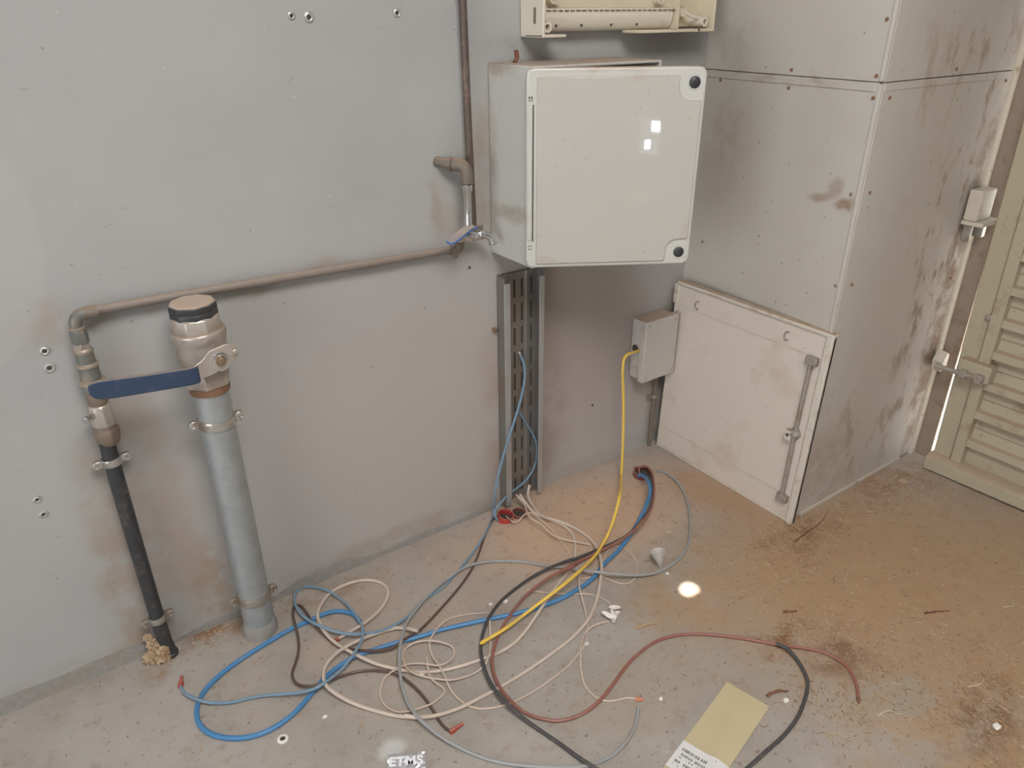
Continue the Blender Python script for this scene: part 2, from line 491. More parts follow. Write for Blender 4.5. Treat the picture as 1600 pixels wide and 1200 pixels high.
def rrect(x0, z0, x1, z1, r, n=5):
    pts = []
    for cx, cz, a0 in ((x1 - r, z1 - r, 0), (x0 + r, z1 - r, 90), (x0 + r, z0 + r, 180), (x1 - r, z0 + r, 270)):
        for i in range(n + 1):
            a = R(a0 + 90 * i / n)
            pts.append((cx + r * math.cos(a), cz + r * math.sin(a)))
    return pts

def smooth_path(pts, step=.01):
    P = [Vector(p) for p in pts]
    P = [P[0] * 2 - P[1]] + P + [P[-1] * 2 - P[-2]]
    out = []
    for i in range(1, len(P) - 2):
        p0, p1, p2, p3 = P[i - 1:i + 3]
        n = max(2, int((p2 - p1).length / step))
        for k_ in range(n):
            t = k_ / n
            out.append(.5 * ((2 * p1) + (p2 - p0) * t + (2 * p0 - 5 * p1 + 4 * p2 - p3) * t * t + (3 * p1 - p0 - 3 * p2 + p3) * t ** 3))
    out.append(P[-2])
    return out
# ------------------------------------------------------------------ the setting
YW = 1.725
XR = 2.62            # plane of the right-hand wall around the gate
floor = MB()
floor.box((-4.3, -3.5, -.06), (XR, YW + .1, 0))
floor = struct(floor.build('floor', 'floor'))
wb = MB()
wb.box((-4.3, YW, -.06), (2.72, YW + .06, 2.8))
wall_back = struct(wb.build('wall_back', 'wall'))
# left wall with its doorway opening, front wall with two vent openings, right wall around the gate
wl_ = MB()
wl_.box((-4.26, -3.5, 0), (-4.2, -2.6, 2.8)).box((-4.26, .4, 0), (-4.2, YW, 2.8)).box((-4.26, -2.6, 2.5), (-4.2, .4, 2.8))
struct(wl_.build('wall_left', 'room'))
wf = MB()
wf.box((-4.3, -3.52, 0), (-.20, -3.48, 2.8)).box((-.01, -3.52, 0), (2.72, -3.48, 2.8)).box((-.20, -3.52, .66), (-.01, -3.48, 2.8)).box((-.20, -3.52, 0), (-.01, -3.48, .36)).box((-.20, -3.52, .50), (-.01, -3.48, .525))
struct(wf.build('wall_front', 'room'))
wr = MB()
wr.box((XR, -3.5, 0), (XR + .06, -.62, 2.8)).box((XR, -.62, 2.14), (XR + .06, YW, 2.8))
struct(wr.build('wall_right', 'room'))
# ceiling with its one ragged hole that lets the sun through
HOLE = Vector((1.363, 1.063, 0)) + SUN * (2.8 / SUN.z)
cb = MB()
hx, hy, q = HOLE.x, HOLE.y, .12
def slab(x0, y0, x1, y1):
    cb.box((x0, y0, 2.8), (x1, y1, 2.806))
slab(-4.3, -3.5, hx - q, YW); slab(hx + q, -3.5, 2.7, YW); slab(hx - q, -3.5, hx + q, hy - q); slab(hx - q, hy + q, hx + q, YW)
ring = [(-q, -q), (0, -q), (q, -q), (q, 0), (q, q), (0, q), (-q, q), (-q, 0)]
hr = [(.033, 1.05), (.030, .8), (.036, 1.1), (.040, .9), (.034, 1), (.028, 1), (.036, .9), (.040, .9)]
vs_, fs_ = [], []
for i, (x, y) in enumerate(ring):
    a = math.atan2(y, x) - R(35)
    rr = hr[i][0] * hr[i][1] * .66
    ix, iy = rr * 1.15 * math.cos(a), rr * .95 * math.sin(a)
    c_, s_ = math.cos(R(35)), math.sin(R(35))
    vs_ += [(hx + x, hy + y, 2.8), (hx + ix * c_ - iy * s_, hy + ix * s_ + iy * c_, 2.8)]
for i in range(8):
    j = (i + 1) % 8
    fs_.append((2 * i, 2 * j, 2 * j + 1, 2 * i + 1))
cb.add(vs_, fs_)
struct(cb.build('ceiling', 'ceiling', recalc=False))
yd = MB()
yd.box((XR + .002, -6, -.08), (16, 12, -.006))
struct(yd.build('ground', 'ground'))
# rough sealant strip along the foot of the back wall
sk = MB()
random.seed(3)
top = []
n_ = 40
for i in range(n_ + 1):
    x = -1.6 + i * (2.72 / n_)
    top.append((x, .040 + random.uniform(-.004, .004) - (.024 if x > .06 and not .38 < x < .62 else 0)))
sk.prism([(-1.6, 0)] + [] + [(1.12, 0)] + top[::-1], YW - .010, YW + .002, 1)
struct(sk.build('trim_1', 'skirt'))

# rivets and screw holes left in the back wall: small burr rings with a dark hole
def rivet_hole(x, z, r, parent=wall_back, mat_='anchor'):
    a = MB()
    a.lathe([(r * 1.35, 0), (r * 1.25, .003), (r * .85, .0045), (r * .6, .0035), (r * .6, .0005)], (x, YW, z), (0, -1, 0), 14, caps=False)
    o = a.build('rivet_hole', mat_, parent)
    b = MB()
    b.lathe([(r * .62, .0003), (r * .62, .0012)], (x, YW, z), (0, -1, 0), 12)
    b.build('hole_recess', 'seam', o)
for x, z, r in ((.011, .873, .0075), (.010, .834, .0085), (-.089, .537, .0065), (-.087, .496, .0070), (.633, 1.497, .0065), (.672, 1.494, .0085), (.886, 1.501, .0075)):
    rivet_hole(x, z, r)
for x, z in ((1.06, .856), (1.205, .40), (1.30, .62), (1.55, .26)):
    b = MB()
    b.lathe([(.004, 0), (.0045, .002), (.002, .003)], (x, YW, z), (0, -1, 0), 10)
    b.build('screw_head', 'seam', wall_back)
b = MB()
b.lathe([(.007, 0), (.007, .012), (.004, .013)], (1.138, YW, .648), (0, -1, 0), 10)
b.build('brass_stud', 'brass', wall_back)

# ------------------------------------------------------------------ boxed column clad in sheet panels
X0, X1, YF = 1.905, XR, 1.095
col = thing('boxed_column', 'tall boxed-in column clad in riveted dusty grey sheet panels, in the corner', 'column', (2.25, 1.4, 0))
SEAM = 1.337
core = MB()
core.prism([(X0 + .006, YF + .006), (X1 - .006, YF + .006), (X1 - .006, YW), (X0 + .056, YW)], 0, 2.8, 2)
core.build('core', 'joint', col)
def lpanel(z0, z1, lip):
    a = MB()
    a.prism([(X0, YF + .012), (X0 + .012, YF + .012), (X0 + .062, YW), (X0 + .05, YW)], z0, z1, 2)
    a.build('panel', 'column', col, .0015)
lpanel(0, SEAM - .001, 0); lpanel(SEAM + .001, 2.8, 0)
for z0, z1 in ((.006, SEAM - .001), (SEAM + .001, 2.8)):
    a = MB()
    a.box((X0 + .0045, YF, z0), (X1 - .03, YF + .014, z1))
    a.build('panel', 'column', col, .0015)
# lower panels carry a folded lip at the seam
a = MB()
a.prism([(X0 - .002, YF + .02), (X0 + .01, YF + .02), (X0 + .06, YW), (X0 + .048, YW)], SEAM - .022, SEAM - .001, 2)
a.build('seam_lip', 'column', col, .001)
a = MB()
a.box((X0 + .01, YF - .0015, SEAM - .020), (X1 - .035, YF + .01, SEAM - .001))
a.build('seam_lip', 'column', col, .001)
# folded corner edge of the left-hand panels, standing a touch proud
for z0, z1 in ((0.0, SEAM - .003), (SEAM + .003, 2.8)):
    a = MB()
    a.box((X0 - .0035, YF + .001, z0), (X0 + .003, YF + .012, z1))
    a.build('corner_strip', 'column', col, .001)
a = MB()
a.box((X0 + .003, YF + .0025, 0), (X0 + .0045, YF + .006, 2.8))
a.build('corner_gap', 'joint', col)
a = MB()
a.box((X0 + .02, YF - .006, 0), (X1 - .10, YF + .002, .012))
a.build('base_strip', 'edge', col, .001)
a = MB()
a.box((X1 - .032, YF - .010, 0), (X1 - .002, YF + .01, 2.8))
a.build('edge_strip', 'edge', col, .002)
for y, z in ((1.124, 1.056), (1.115, 1.30), (1.115, .80), (1.385, 1.305), (1.385, 1.352), (1.65, 1.31), (1.118, 1.352), (1.12, 1.48), (1.65, .80)):
    a = MB()
    a.lathe([(.0055, 0), (.0045, .003), (.002, .004)], (X0 + (y - YF) * .08, y, z), (-1, 0, 0), 10)
    a.build('screw', 'rust' if z > 1.2 else 'dull_clamp', col)
for x, z in ((1.945, 1.30), (1.945, 1.06), (2.56, 1.31), (2.25, 1.355), (1.95, .80), (2.55, .70)):
    a = MB()
    a.lathe([(.005, 0), (.004, .003), (.002, .004)], (x, YF, z), (0, -1, 0), 10)
    a.build('screw', 'rust', col)

# hinge keeper welded on the column edge, and the jamb behind the gate
jb = MB()
jb.box((XR + .0, 1.0325, 0), (XR + .010, 1.10, 2.14))
jb.box((XR + .0, 1.10, 0), (XR + .05, YW, 2.14))
jamb = struct(jb.build('trim_2', 'jamb'))
hk = thing('hinge_keeper', 'small cream steel hinge keeper at shoulder height on the column edge by the gate', 'bracket', (2.56, 1.08, .88))
a = MB()
a.box((2.500, 1.045, .905), (2.592, 1.086, 1.000))
a.build('plate', 'edge', hk, .004)
a = MB()
a.box((2.495, 1.020, .892), (2.612, 1.086, .905))
a.build('shelf', 'edge', hk, .002)
a = MB()
a.box((2.520, 1.06, .835), (2.535, 1.086, .893))
a.build('lug', 'dull_clamp', hk, .003)
a = MB()
a.box((2.565, 1.045, .845), (2.590, 1.086, .893))
a.build('lug', 'dull_clamp', hk, .003)
ek = thing('bolt_keeper', 'low rusty cream keeper plate on the column edge that takes the gate bolt', 'bracket', (2.60, 1.07, .36))
a = MB()
a.prism([(2.560, .365), (2.595, .375), (2.598, .425), (2.575, .44), (2.553, .405)], 1.050, 1.086, 1)
a.build('plate', 'edge', ek, .004)

# ------------------------------------------------------------------ louvred gate
def gx(y, z):           # the gate hangs a little out of plumb
    return y + (z - .1) * .0145
gate = thing('louvred_gate', 'grimy cream steel gate with horizontal louvre slats, hung at the right', 'gate', (2.59, .25, 0))
def upright(name, y0, y1, x0, x1, z0, z1, mt='gate', bev=.004):
    a = MB()
    vs = [(x, gx(y, z), z) for z in (z0, z1) for y in (y0, y1) for x in (x0, x1)]
    a.add(vs, [(0, 2, 3, 1), (4, 5, 7, 6), (0, 1, 5, 4), (2, 6, 7, 3), (0, 4, 6, 2), (1, 3, 7, 5)])
    return a.build(name, mt, gate, bev)
upright('stile', .945, 1.007, 2.575, 2.605, .055, 2.1)
upright('stile_tube', .905, .942, 2.562, 2.600, .06, 2.08)
upright('stile', -.60, -.535, 2.575, 2.605, .055, 2.1)
upright('stile_tube', -.53, -.495, 2.562, 2.600, .06, 2.08)
a = MB()
rp = [(2.535, .0), (2.60, .0), (2.60, .062), (2.552, .062), (2.535, .050)]
a.prism(rp, -.60, 1.010, 1)
a.v = [Vector((p.x, p.y, p.z if p.z > .01 else (.003 if p.y > .5 else .046))) for p in a.v]      # it lifts off the floor towards its free end
a.build('bottom_rail', 'gate', gate, .005)
a = MB()
a.box((2.56, -.60, 2.04), (2.605, 1.02, 2.10))
a.build('top_rail', 'gate', gate, .004)
PITCHZ = .111
slat = None
for i in range(18):
    z = .132 + i * PITCHZ
    if slat is None:
        a = MB()
        a.prism([(2.604, z + .112), (2.598, z + .112), (2.594, z + .070), (2.597, z + .066), (2.592, z + .030), (2.571, z + .026), (2.569, z), (2.577, z - .003), (2.604, z - .002)], -.50, .918, 1)
        slat = a.build('slat', 'gate', gate, .002)
    else:
        s2 = slat.copy()
        C.objects.link(s2)
        s2.parent = gate
        s2.location = (0, (i * PITCHZ) * .0145, i * PITCHZ)
a = MB()
a.prism([(2.600, .062), (2.594, .062), (2.592, .10), (2.600, .132)], -.50, .915, 1)
a.build('kick_plate', 'gate', gate)
# bolt plate with its sliding bar
a = MB()
a.box((2.535, .888, .388), (2.578, .992, .448))
bp = a.build('bolt_plate', 'gate', gate, .004)
a = MB()
a.tube([(2.528, 1.058, .398), (2.528, .90, .405)], .009, 10)
a.build('sliding_bolt', 'rod', bp)
for y in (.915, .965):
    a = MB()
    a.box((2.517, y - .012, .388), (2.54, y + .012, .418))
    a.build('bolt_guide', 'rod', bp, .003)
a = MB()
a.lathe([(.011, 0), (.011, .010), (.006, .014)], (2.575, .955, .60), (-1, 0, 0), 8)
a.build('bolt_head', 'rod', gate)

# ------------------------------------------------------------------ loose sheet-metal door leaning on the column
PB, PT = Vector((1.863, 0, 0)), Vector((1.892, 0, .655))
up_ = (PT - PB).normalized()
nrm = Vector((-up_.z, 0, up_.x))
fr = Matrix(((0, up_.x, nrm.x, PB.x), (-1, up_.y, nrm.y, 1.690), (0, up_.z, nrm.z, 0), (0, 0, 0, 1)))   # u along the bottom edge, v up the sheet, w out of its face
door = thing('leaning_sheet_door', 'dirty cream sheet-metal cabinet door leaning against the boxed column', 'door panel', (1.87, 1.39, 0))
WD, HD = .612, .655
a = MB(fr); a.box((0, .002, -.012), (WD, HD, 0)); a.build('sheet', 'panel', door, .002)
a = MB(fr); a.box((.004, HD - .004, -.022), (WD, HD + .008, .006)); a.build('top_rim', 'panel_rim', door, .003)
a = MB(fr); a.box((.0, .0, -.016), (WD, .010, .003)); a.build('bottom_rim', 'panel_rim', door, .003)
a = MB(fr); a.prism(rrect(WD - .022, 0, WD, HD + .004, .006, 3), -.016, .008, 2); a.build('side_rim', 'panel_rim', door, .003)
a = MB(fr); a.box((-.003, 0, -.016), (.004, HD, .002)); a.build('side_rim', 'panel_rim', door, .001)
# shallow pressed lines that frame the sheet
a = MB(fr)
a.box((.02, .088, -.001), (WD - .03, .092, .0015)).box((.02, .575, -.001), (WD - .03, .578, .0013))
a.build('pressed_line', 'panel_rim', door)
a = MB(fr)
a.tube([(WD - .050, .085, .012), (WD - .052, .32, .012), (WD - .050, .565, .012)], .007, 10)
rod = a.build('latch_rod', 'rod', door)
for v in (.082, .568):
    a = MB(fr); a.box((WD - .068, v - .014, -.001), (WD - .030, v + .012, .019)); a.build('rod_guide', 'rod', door, .003)
a = MB(fr)
a.lathe([(.020, 0), (.020, .010), (.014, .018), (.008, .022)], (WD - .055, .315, 0), (0, 0, 1), 6)
lt = a.build('latch', 'rod', door, .001)
a = MB(fr); a.box((WD - .082, .290, .004), (WD - .058, .324, .022)); a.build('latch_arm', 'panel_rim', lt, .002)
a = MB(fr); a.lathe([(.0055, .020), (.0055, .0235)], (WD - .070, .309, 0), (0, 0, 1), 8); a.build('latch_hole', 'seam', lt)
for u, v in ((.10, .600), (.46, .610)):
    a = MB(fr)
    pts = [(u + .010 * math.cos(t), v + .014 * math.sin(t), .002) for t in [R(a_) for a_ in range(60, 301, 20)]]
    a.tube(pts, .0022, 6)
    a.build('tab', 'dull_clamp', door)
a = MB(fr); a.box((-.012, HD - .075, -.010), (.010, HD - .005, .004)); a.build('hinge_tab', 'panel_rim', door, .003)

# ------------------------------------------------------------------ grey enclosure on the wall, its lid ajar
EX0, EX1, EY, EZ0, EZ1 = 1.135, 1.565, 1.530, .888, 1.386
enc = thing('electrical_enclosure', 'large pale grey plastic electrical enclosure with its lid swung ajar', 'enclosure', (1.35, 1.63, EZ0))
t = .008
body = MB()
body.box((EX0, EY, EZ0), (EX0 + t, YW - .002, EZ1)).box((EX1 - t, EY, EZ0), (EX1, YW - .002, EZ1))
body.box((EX0 + t, EY, EZ0), (EX1 - t, YW - .002, EZ0 + t)).box((EX0 + t, EY, EZ1 - t), (EX1 - t, YW - .002, EZ1)).box((EX0 + t, YW - .012, EZ0 + t), (EX1 - t, YW - .002, EZ1 - t))
bo = body.build('body', 'enclosure', enc, .003)
a = MB()
a.box((EX0 + .05, YW - .035, EZ0 + .05), (EX1 - .05, YW - .030, EZ1 - .05))
a.build('mounting_plate', 'galv', enc)
TH = R(31.1)
hx_, hy_ = 1.117, 1.531
ux, uy = math.cos(TH), -math.sin(TH)
nx, ny = -math.sin(TH), -math.cos(TH)
df = Matrix(((ux, nx, 0, hx_), (uy, ny, 0, hy_), (0, 0, 1, 0), (0, 0, 0, 1)))     # u across the lid, n out of it, z up
LW, LZ0, LZ1 = .438, .893, 1.383
lb = MB(df)
lb.prism(rrect(0, LZ0, LW, LZ1, .020, 6), -.030, 0, 1)
lid = lb.build('lid', 'enclosure', enc, .005, 3)
# raised front with scooped corners for the two locks
def scoop(cx, cz, r, a0, a1, n=8):
    return [(cx + r * math.cos(R(a0 + (a1 - a0) * i / n)), cz + r * math.sin(R(a0 + (a1 - a0) * i / n))) for i in range(n + 1)]
px0, px1, pz0, pz1 = .026, LW - .010, LZ0 + .012, LZ1 - .020
K = .058
pts = [(px0, pz0), (px1 - K, pz0)] + scoop(px1 - K + .022, pz0 + K - .022 - .0, .022, 180, 90) [:0]
pts = [(px0, pz0), (px1 - K, pz0), (px1 - K, pz0 + K * .45)] + scoop(px1 - K + K * .55, pz0 + K * .45, K * .55, 180, 90, 6)[1:] + [(px1, pz0 + K), (px1, pz1 - K)] + \
      scoop(px1 - K + K * .55, pz1 - K * .45, K * .55, 270, 180, 6)[0:] + [(px1 - K, pz1), (px0, pz1)]
a = MB(df); a.prism(pts, -.002, .0055, 1); a.build('front_plate', 'lid', lid, .002, 2)
for z in (LZ0 + .034, LZ1 - .036):
    a = MB(df)
    a.lathe([(.0135, 0), (.0135, .004), (.010, .0065)], (LW - .030, -.001, z), (0, 1, 0), 18)
    a.build('lock_screw', 'screw_black', lid)
    a = MB(df)
    a.lathe([(.017, -.001), (.017, .0022), (.0145, .0022), (.0145, -.001)], (LW - .030, 0, z), (0, 1, 0), 22, caps=False)
    a.build('lock_collar', 'enclosure', lid)
a = MB(df); a.box((.0035, -.018, LZ0 + .075), (.015, .003, LZ1 - .085)); hb = a.build('hinge_bar', 'enclosure', lid, .002)
a = MB(df); a.box((.0160, -.012, LZ0 + .072), (.0188, .0012, LZ1 - .082)); a.build('hinge_slot', 'seam', lid)
for z in (LZ1 - .066, LZ1 - .074, LZ1 - .082 + .013, LZ0 + .058, LZ0 + .05):
    a = MB(df); a.box((.006, -.001, z), (.009, .0008, z + .003)); a.box((.012, -.001, z), (.015, .0008, z + .003)); a.build('hinge_vent', 'seam', lid)
a = MB()
a.tube([(EX0 + .05, YW - .05, EZ1), (EX0 + .058, YW - .05, EZ1 + .012), (EX0 + .053, YW - .052, EZ1 + .028)], .006, 8)
tag(a.build('dried_seed_pod', 'red_twig'), 'shrivelled reddish seed pod lying on top of the large grey enclosure', 'debris')

# ------------------------------------------------------------------ open cream box above it
UX0, UX1, UY, UZ0, UZ1 = 1.237, 1.868, 1.625, 1.443, 1.86
ub = thing('open_distribution_box', 'yellowed cream plastic box without its cover, above the grey enclosure', 'box', (1.55, 1.675, UZ0))
a = MB(); a.box((UX0 + .008, 1.690, UZ0 + .016), (UX1, YW - .002, UZ1)); a.build('back_plate', 'cream_box', ub, .003)
a = MB(); a.box((UX0, UY, UZ0), (UX0 + .008, YW - .002, UZ1)); sd = a.build('side_wall', 'cream_lip', ub, .003)
a = MB(); a.prism(rrect(1.655, 1.474, 1.664, 1.512, .004, 3), UX0 - .0012, UX0 + .004, 0); a.build('cable_slot', 'brown_nut', sd)
a = MB(); a.box((UX1 - .010, UY, UZ0 + .004), (UX1, 1.70, UZ1)); a.build('side_wall', 'cream_box', ub, .004)
a = MB(); a.box((UX0, UY, UZ0), (UX0 + .075, 1.70, UZ0 + .007)); a.build('bottom_lip', 'cream_lip', ub, .002)
a = MB(); a.box((1.570, UY, UZ0 + .004), (UX1, 1.70, UZ0 + .012)); a.build('bottom_lip', 'cream_box', ub, .002)
a = MB(); a.box((UX0, UY, UZ1 - .01), (UX1, 1.70, UZ1)); a.build('top_lip', 'cream_box', ub, .002)
# rounded inner trough above the missing lip
a = MB()
prof = [(1.70, UZ0 + .012)] + [(1.690 - .022 * math.sin(R(t_)), UZ0 + .052 - .040 * math.cos(R(t_))) for t_ in range(0, 91, 15)] + [(1.674, UZ0 + .066), (1.70, UZ0 + .070)]
a.prism(prof, UX0 + .012, 1.735, 0)
a.build('trough', 'cream_lip', ub, .001)
for i in range(24):
    x = UX0 + .045 + i * .0198
    a = MB(); a.box((x, 1.6665, UZ0 + .0595), (x + .011, 1.676, UZ0 + .0625)); a.build('perforation', 'brown_nut', ub)
for x in (1.315, 1.40, 1.505, 1.60):
    a = MB(); a.lathe([(.0035, 0), (.0035, .002)], (x, 1.6735, UZ0 + .026), (0, -1, 0), 8); a.build('screw_hole', 'seam', ub)
for x, z in ((UX0 + .024, UZ0 + .024), (UX1 - .030, UZ0 + .030)):
    a = MB(); a.lathe([(.0135, 0), (.0135, .055), (.007, .055), (.007, .045)], (x, 1.692, z), (0, -1, 0), 16, caps=False); bs = a.build('screw_boss', 'cream_lip', ub)
    a = MB(); a.lathe([(.0075, 0), (.0075, .046)], (x, 1.692, z), (0, -1, 0), 12); a.build('boss_hole', 'brown_nut', bs)
for x in (1.305, 1.685):
    a = MB(); a.lathe([(.020, 0), (.017, .022), (.009, .022), (.008, .012)], (x, 1.652 if False else 1.690, 1.535), (0, -1, 0), 16, caps=False); bs = a.build('mounting_boss', 'cream_box', ub)
    a = MB(); a.lathe([(.0085, 0), (.0085, .014)], (x, 1.690, 1.535), (0, -1, 0), 12); a.build('boss_hole', 'brown_nut', bs)
a = MB(); a.box((1.742, 1.655, UZ0 + .012), (1.748, 1.69, UZ1 - .01)); a.build('inner_rib', 'cream_box', ub, .001)
a = MB(); a.tube(smooth_path([(1.775, 1.66, 1.497), (1.80, 1.655, 1.487), (1.83, 1.652, 1.482), (1.852, 1.65, 1.478)]), .005, 8); a.build('snapped_strut', 'cream_lip', ub)
a = MB(); a.lathe([(.022, 0), (.016, .02), (.012, .028)], (1.772, 1.690, 1.497), (0, -1, 0), 10); a.build('broken_stub', 'cream_box', ub)
a = MB(); a.lathe([(.0035, 0), (.0035, .002)], (1.80, UY + .0, UZ0 + .009), (0, -1, 0), 8); a.build('screw_hole', 'seam', ub)

# ------------------------------------------------------------------ small junction box and its yellow cable
jx = thing('junction_box', 'small grey junction box on the wall with a yellow cable in its side', 'junction box', (1.79, 1.69, .325))
JX0, JX1, JZ0, JZ1 = 1.716, 1.866, .330, .552
a = MB(); a.box((JX0, 1.678, JZ0), (JX1, YW - .002, JZ1)); jb_ = a.build('body', 'jbox', jx, .005)
a = MB(); a.box((JX0 - .005, 1.650, JZ0 - .004), (JX1 + .003, 1.677, JZ1 + .004)); jl = a.build('cover', 'jbox', jx, .004)
for x, z in ((JX0 + .012, JZ0 + .014), (JX1 - .014, JZ0 + .014), (JX0 + .012, JZ1 - .014), (JX1 - .014, JZ1 - .014)):
    a = MB(); a.lathe([(.005, 0), (.004, .0015)], (x, 1.650, z), (0, -1, 0), 10); a.build('cover_screw', 'dull_clamp', jl)
for z in (.502, .445, .385):
    a = MB(); a.lathe([(.014, 0), (.013, .004), (.008, .005)], (JX0, 1.699, z), (-1, 0, 0), 16); g_ = a.build('knockout', 'jbox' if z != .445 else 'seam', jx)

cc = thing('corner_conduit', 'thin grimy conduit running down the wall corner from the small junction box', 'conduit', (1.838, 1.708, 0))
a = MB(); a.tube(smooth_path([(1.845, 1.708, .328), (1.844, 1.709, .20), (1.838, 1.708, .10), (1.836, 1.706, .0)], .02), .0075, 10); a.build('tube', 'elbow', cc)
a = MB(); a.lathe([(.0085, -.006), (.0105, -.004), (.0105, .004), (.0085, .006)], (1.844, 1.709, .21), n=12); a.box((1.818, 1.712, .203), (1.840, YW - .001, .217)); a.build('clip', 'dull_clamp', cc)

# ------------------------------------------------------------------ perforated steel tray
tr = thing('perforated_tray', 'upright galvanised perforated cable tray on the wall under the enclosure', 'cable tray', (1.22, 1.70, 0))
TX0, TX1, TZ0, TZ1 = 1.150, 1.297, .012, .815
back = MB()
cols = [(TX0, TX0 + .020), (TX0 + .028, TX0 + .056), (TX0 + .064, TX0 + .084), (TX0 + .092, TX0 + .120), (TX0 + .128, TX1)]
rib = [(TX0 + .020, TX0 + .028), (TX0 + .056, TX0 + .064), (TX0 + .084, TX0 + .092), (TX0 + .120, TX0 + .128)]
for x0, x1 in cols:
    back.box((x0, 1.717, TZ0), (x1, 1.7195, TZ1))
for i, (x0, x1) in enumerate(rib):      # slot rows: bridges between long perforations
    z = TZ0
    while z < TZ1:
        back.box((x0, 1.717, z), (x1, 1.7195, min(z + .022, TZ1)))
        z += .078
back.build('perforated_base', 'galv_tray', tr)
for x0, x1 in cols[1:4:2]:
    a = MB(); a.prism([(x0 + .006, 1.717), (x0 + .010, 1.713), (x1 - .010, 1.713), (x1 - .006, 1.717)], TZ0, TZ1, 2); a.build('rib', 'galv_tray', tr)
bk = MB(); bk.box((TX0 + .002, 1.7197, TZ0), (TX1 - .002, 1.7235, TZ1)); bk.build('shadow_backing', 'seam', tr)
for x0, x1, lx0, lx1 in ((TX0, TX0 + .003, TX0, TX0 + .021), (TX1 - .003, TX1, TX1 - .018, TX1)):
    a = MB(); a.box((x0, 1.684, TZ0), (x1, 1.717, TZ1)); sw = a.build('side_wall', 'galv_tray', tr, .0006)
    a = MB(); a.box((lx0, 1.6815, TZ0 + .004), (lx1, 1.684, TZ1 - .016)); a.build('lip', 'galv_lip', sw, .0008)

# ------------------------------------------------------------------ galvanised riser with its big ball valve
gp = thing('galvanised_riser', 'thick galvanised pipe rising from the floor to a big blue-handled ball valve', 'pipe', (.298, 1.63, 0))
GX, GY = .298, 1.63
a = MB(); a.lathe([(.0395, -.005), (.0395, .742)], (GX, GY, 0), n=32); a.build('pipe', 'galv', gp)
a = MB(); a.lathe([(.0455, -.002), (.0445, .022), (.0415, .034), (.0397, .040)], (GX, GY, 0), n=28); a.build('mortar_collar', 'skirt', gp)
a = MB(); a.lathe([(.0435, .735), (.0445, .742), (.0435, .752)], (GX, GY, 0), n=32); a.build('rusty_ring', 'rust', gp)
vb = MB()
vb.lathe([(.049, .752), (.052, .758), (.052, .786), (.047, .792)], (GX, GY, 0), n=6, turn=R(12), smooth=False)
vb.lathe([(.044, .788), (.049, .800), (.054, .818), (.0555, .835), (.0545, .85), (.0555, .862), (.0585, .870), (.0585, .884), (.055, .888)], (GX, GY, 0), n=36)
vb.lathe([(.0525, .886), (.0535, .890), (.0535, .915), (.050, .920)], (GX, GY, 0), n=8, turn=R(10), smooth=False)
vbo = vb.build('valve_body', 'nickel', gp, .002)
a = MB(); a.lathe([(.024, .035), (.024, .062), (.019, .066), (.0165, .084)], (GX + .012, GY, .826), (0.08, -1, 0), 20); a.build('valve_bonnet', 'nickel', gp)
a = MB(); a.lathe([(.049, .917), (.050, .920), (.050, .929), (.0485, .931), (.050, .933), (.050, .945), (.046, .949)], (GX, GY, 0), n=9, turn=R(20), smooth=False); a.build('end_plug', 'plug', gp, .0015)
# lever: flat bar with a bend and a dipped blue grip
LY = GY - .078
def bar(pts, h, th):
    """flat strip: pts are (x, y, z) along its middle, h tall, th thick"""
    a = MB(); vs, fs = [], []
    for (x, y, z, hh) in pts:
        vs += [(x, y - th / 2, z - hh / 2), (x, y + th / 2, z - hh / 2), (x, y + th / 2, z + hh / 2), (x, y - th / 2, z + hh / 2)]
    n = len(pts)
    for i in range(n - 1):
        for k_ in range(4):
            fs.append((i * 4 + k_, i * 4 + (k_ + 1) % 4, i * 4 + 4 + (k_ + 1) % 4, i * 4 + 4 + k_))
    fs += [(3, 2, 1, 0), (4 * n - 4, 4 * n - 3, 4 * n - 2, 4 * n - 1)]
    return a.add(vs, fs)
lv = bar([(.352, LY, .848, .030), (.330, LY, .842, .050), (.296, LY, .832, .054), (.280, LY - .002, .824, .040), (.250, LY - .012, .818, .032), (.10, LY - .013, .832, .026)], 0, .004)
lever = lv.build('lever', 'nickel', gp, .001)
gpts = [(.268, LY - .006, .819, .036), (.262, LY - .0095, .818, .039), (.245, LY - .0125, .819, .039), (.16, LY - .0135, .828, .040), (.10, LY - .0135, .835, .042), (.078, LY - .0135, .838, .040), (.066, LY - .0135, .840, .032), (.060, LY - .0135, .841, .016)]
gr = bar(gpts, 0, .010)
gr.build('blue_grip', 'blue_grip', lever, .003, 3)
a = MB(); a.lathe([(.012, 0), (.0125, .003), (.0125, .008), (.009, .0085)], (.316, LY - .002, .836), (0, -1, 0), 6, smooth=False); nut = a.build('stem_nut', 'brass', lever, .001)
a = MB(); a.lathe([(.0085, .010), (.0085, .016), (.0065, .017)], (.316, LY - .002, .836), (0, -1, 0), 14); a.build('stem', 'brass', nut)
a = MB(); a.lathe([(.0165, -.0005), (.0175, .001), (.0175, .0025), (.016, .003)], (.316, LY - .002, .836), (0, -1, 0), 20); a.build('washer', 'chrome', lever)
a = MB(); a.box((.343, LY - .006, .838), (.356, LY + .03, .852)); a.build('stop_tab', 'nickel', lever, .003)

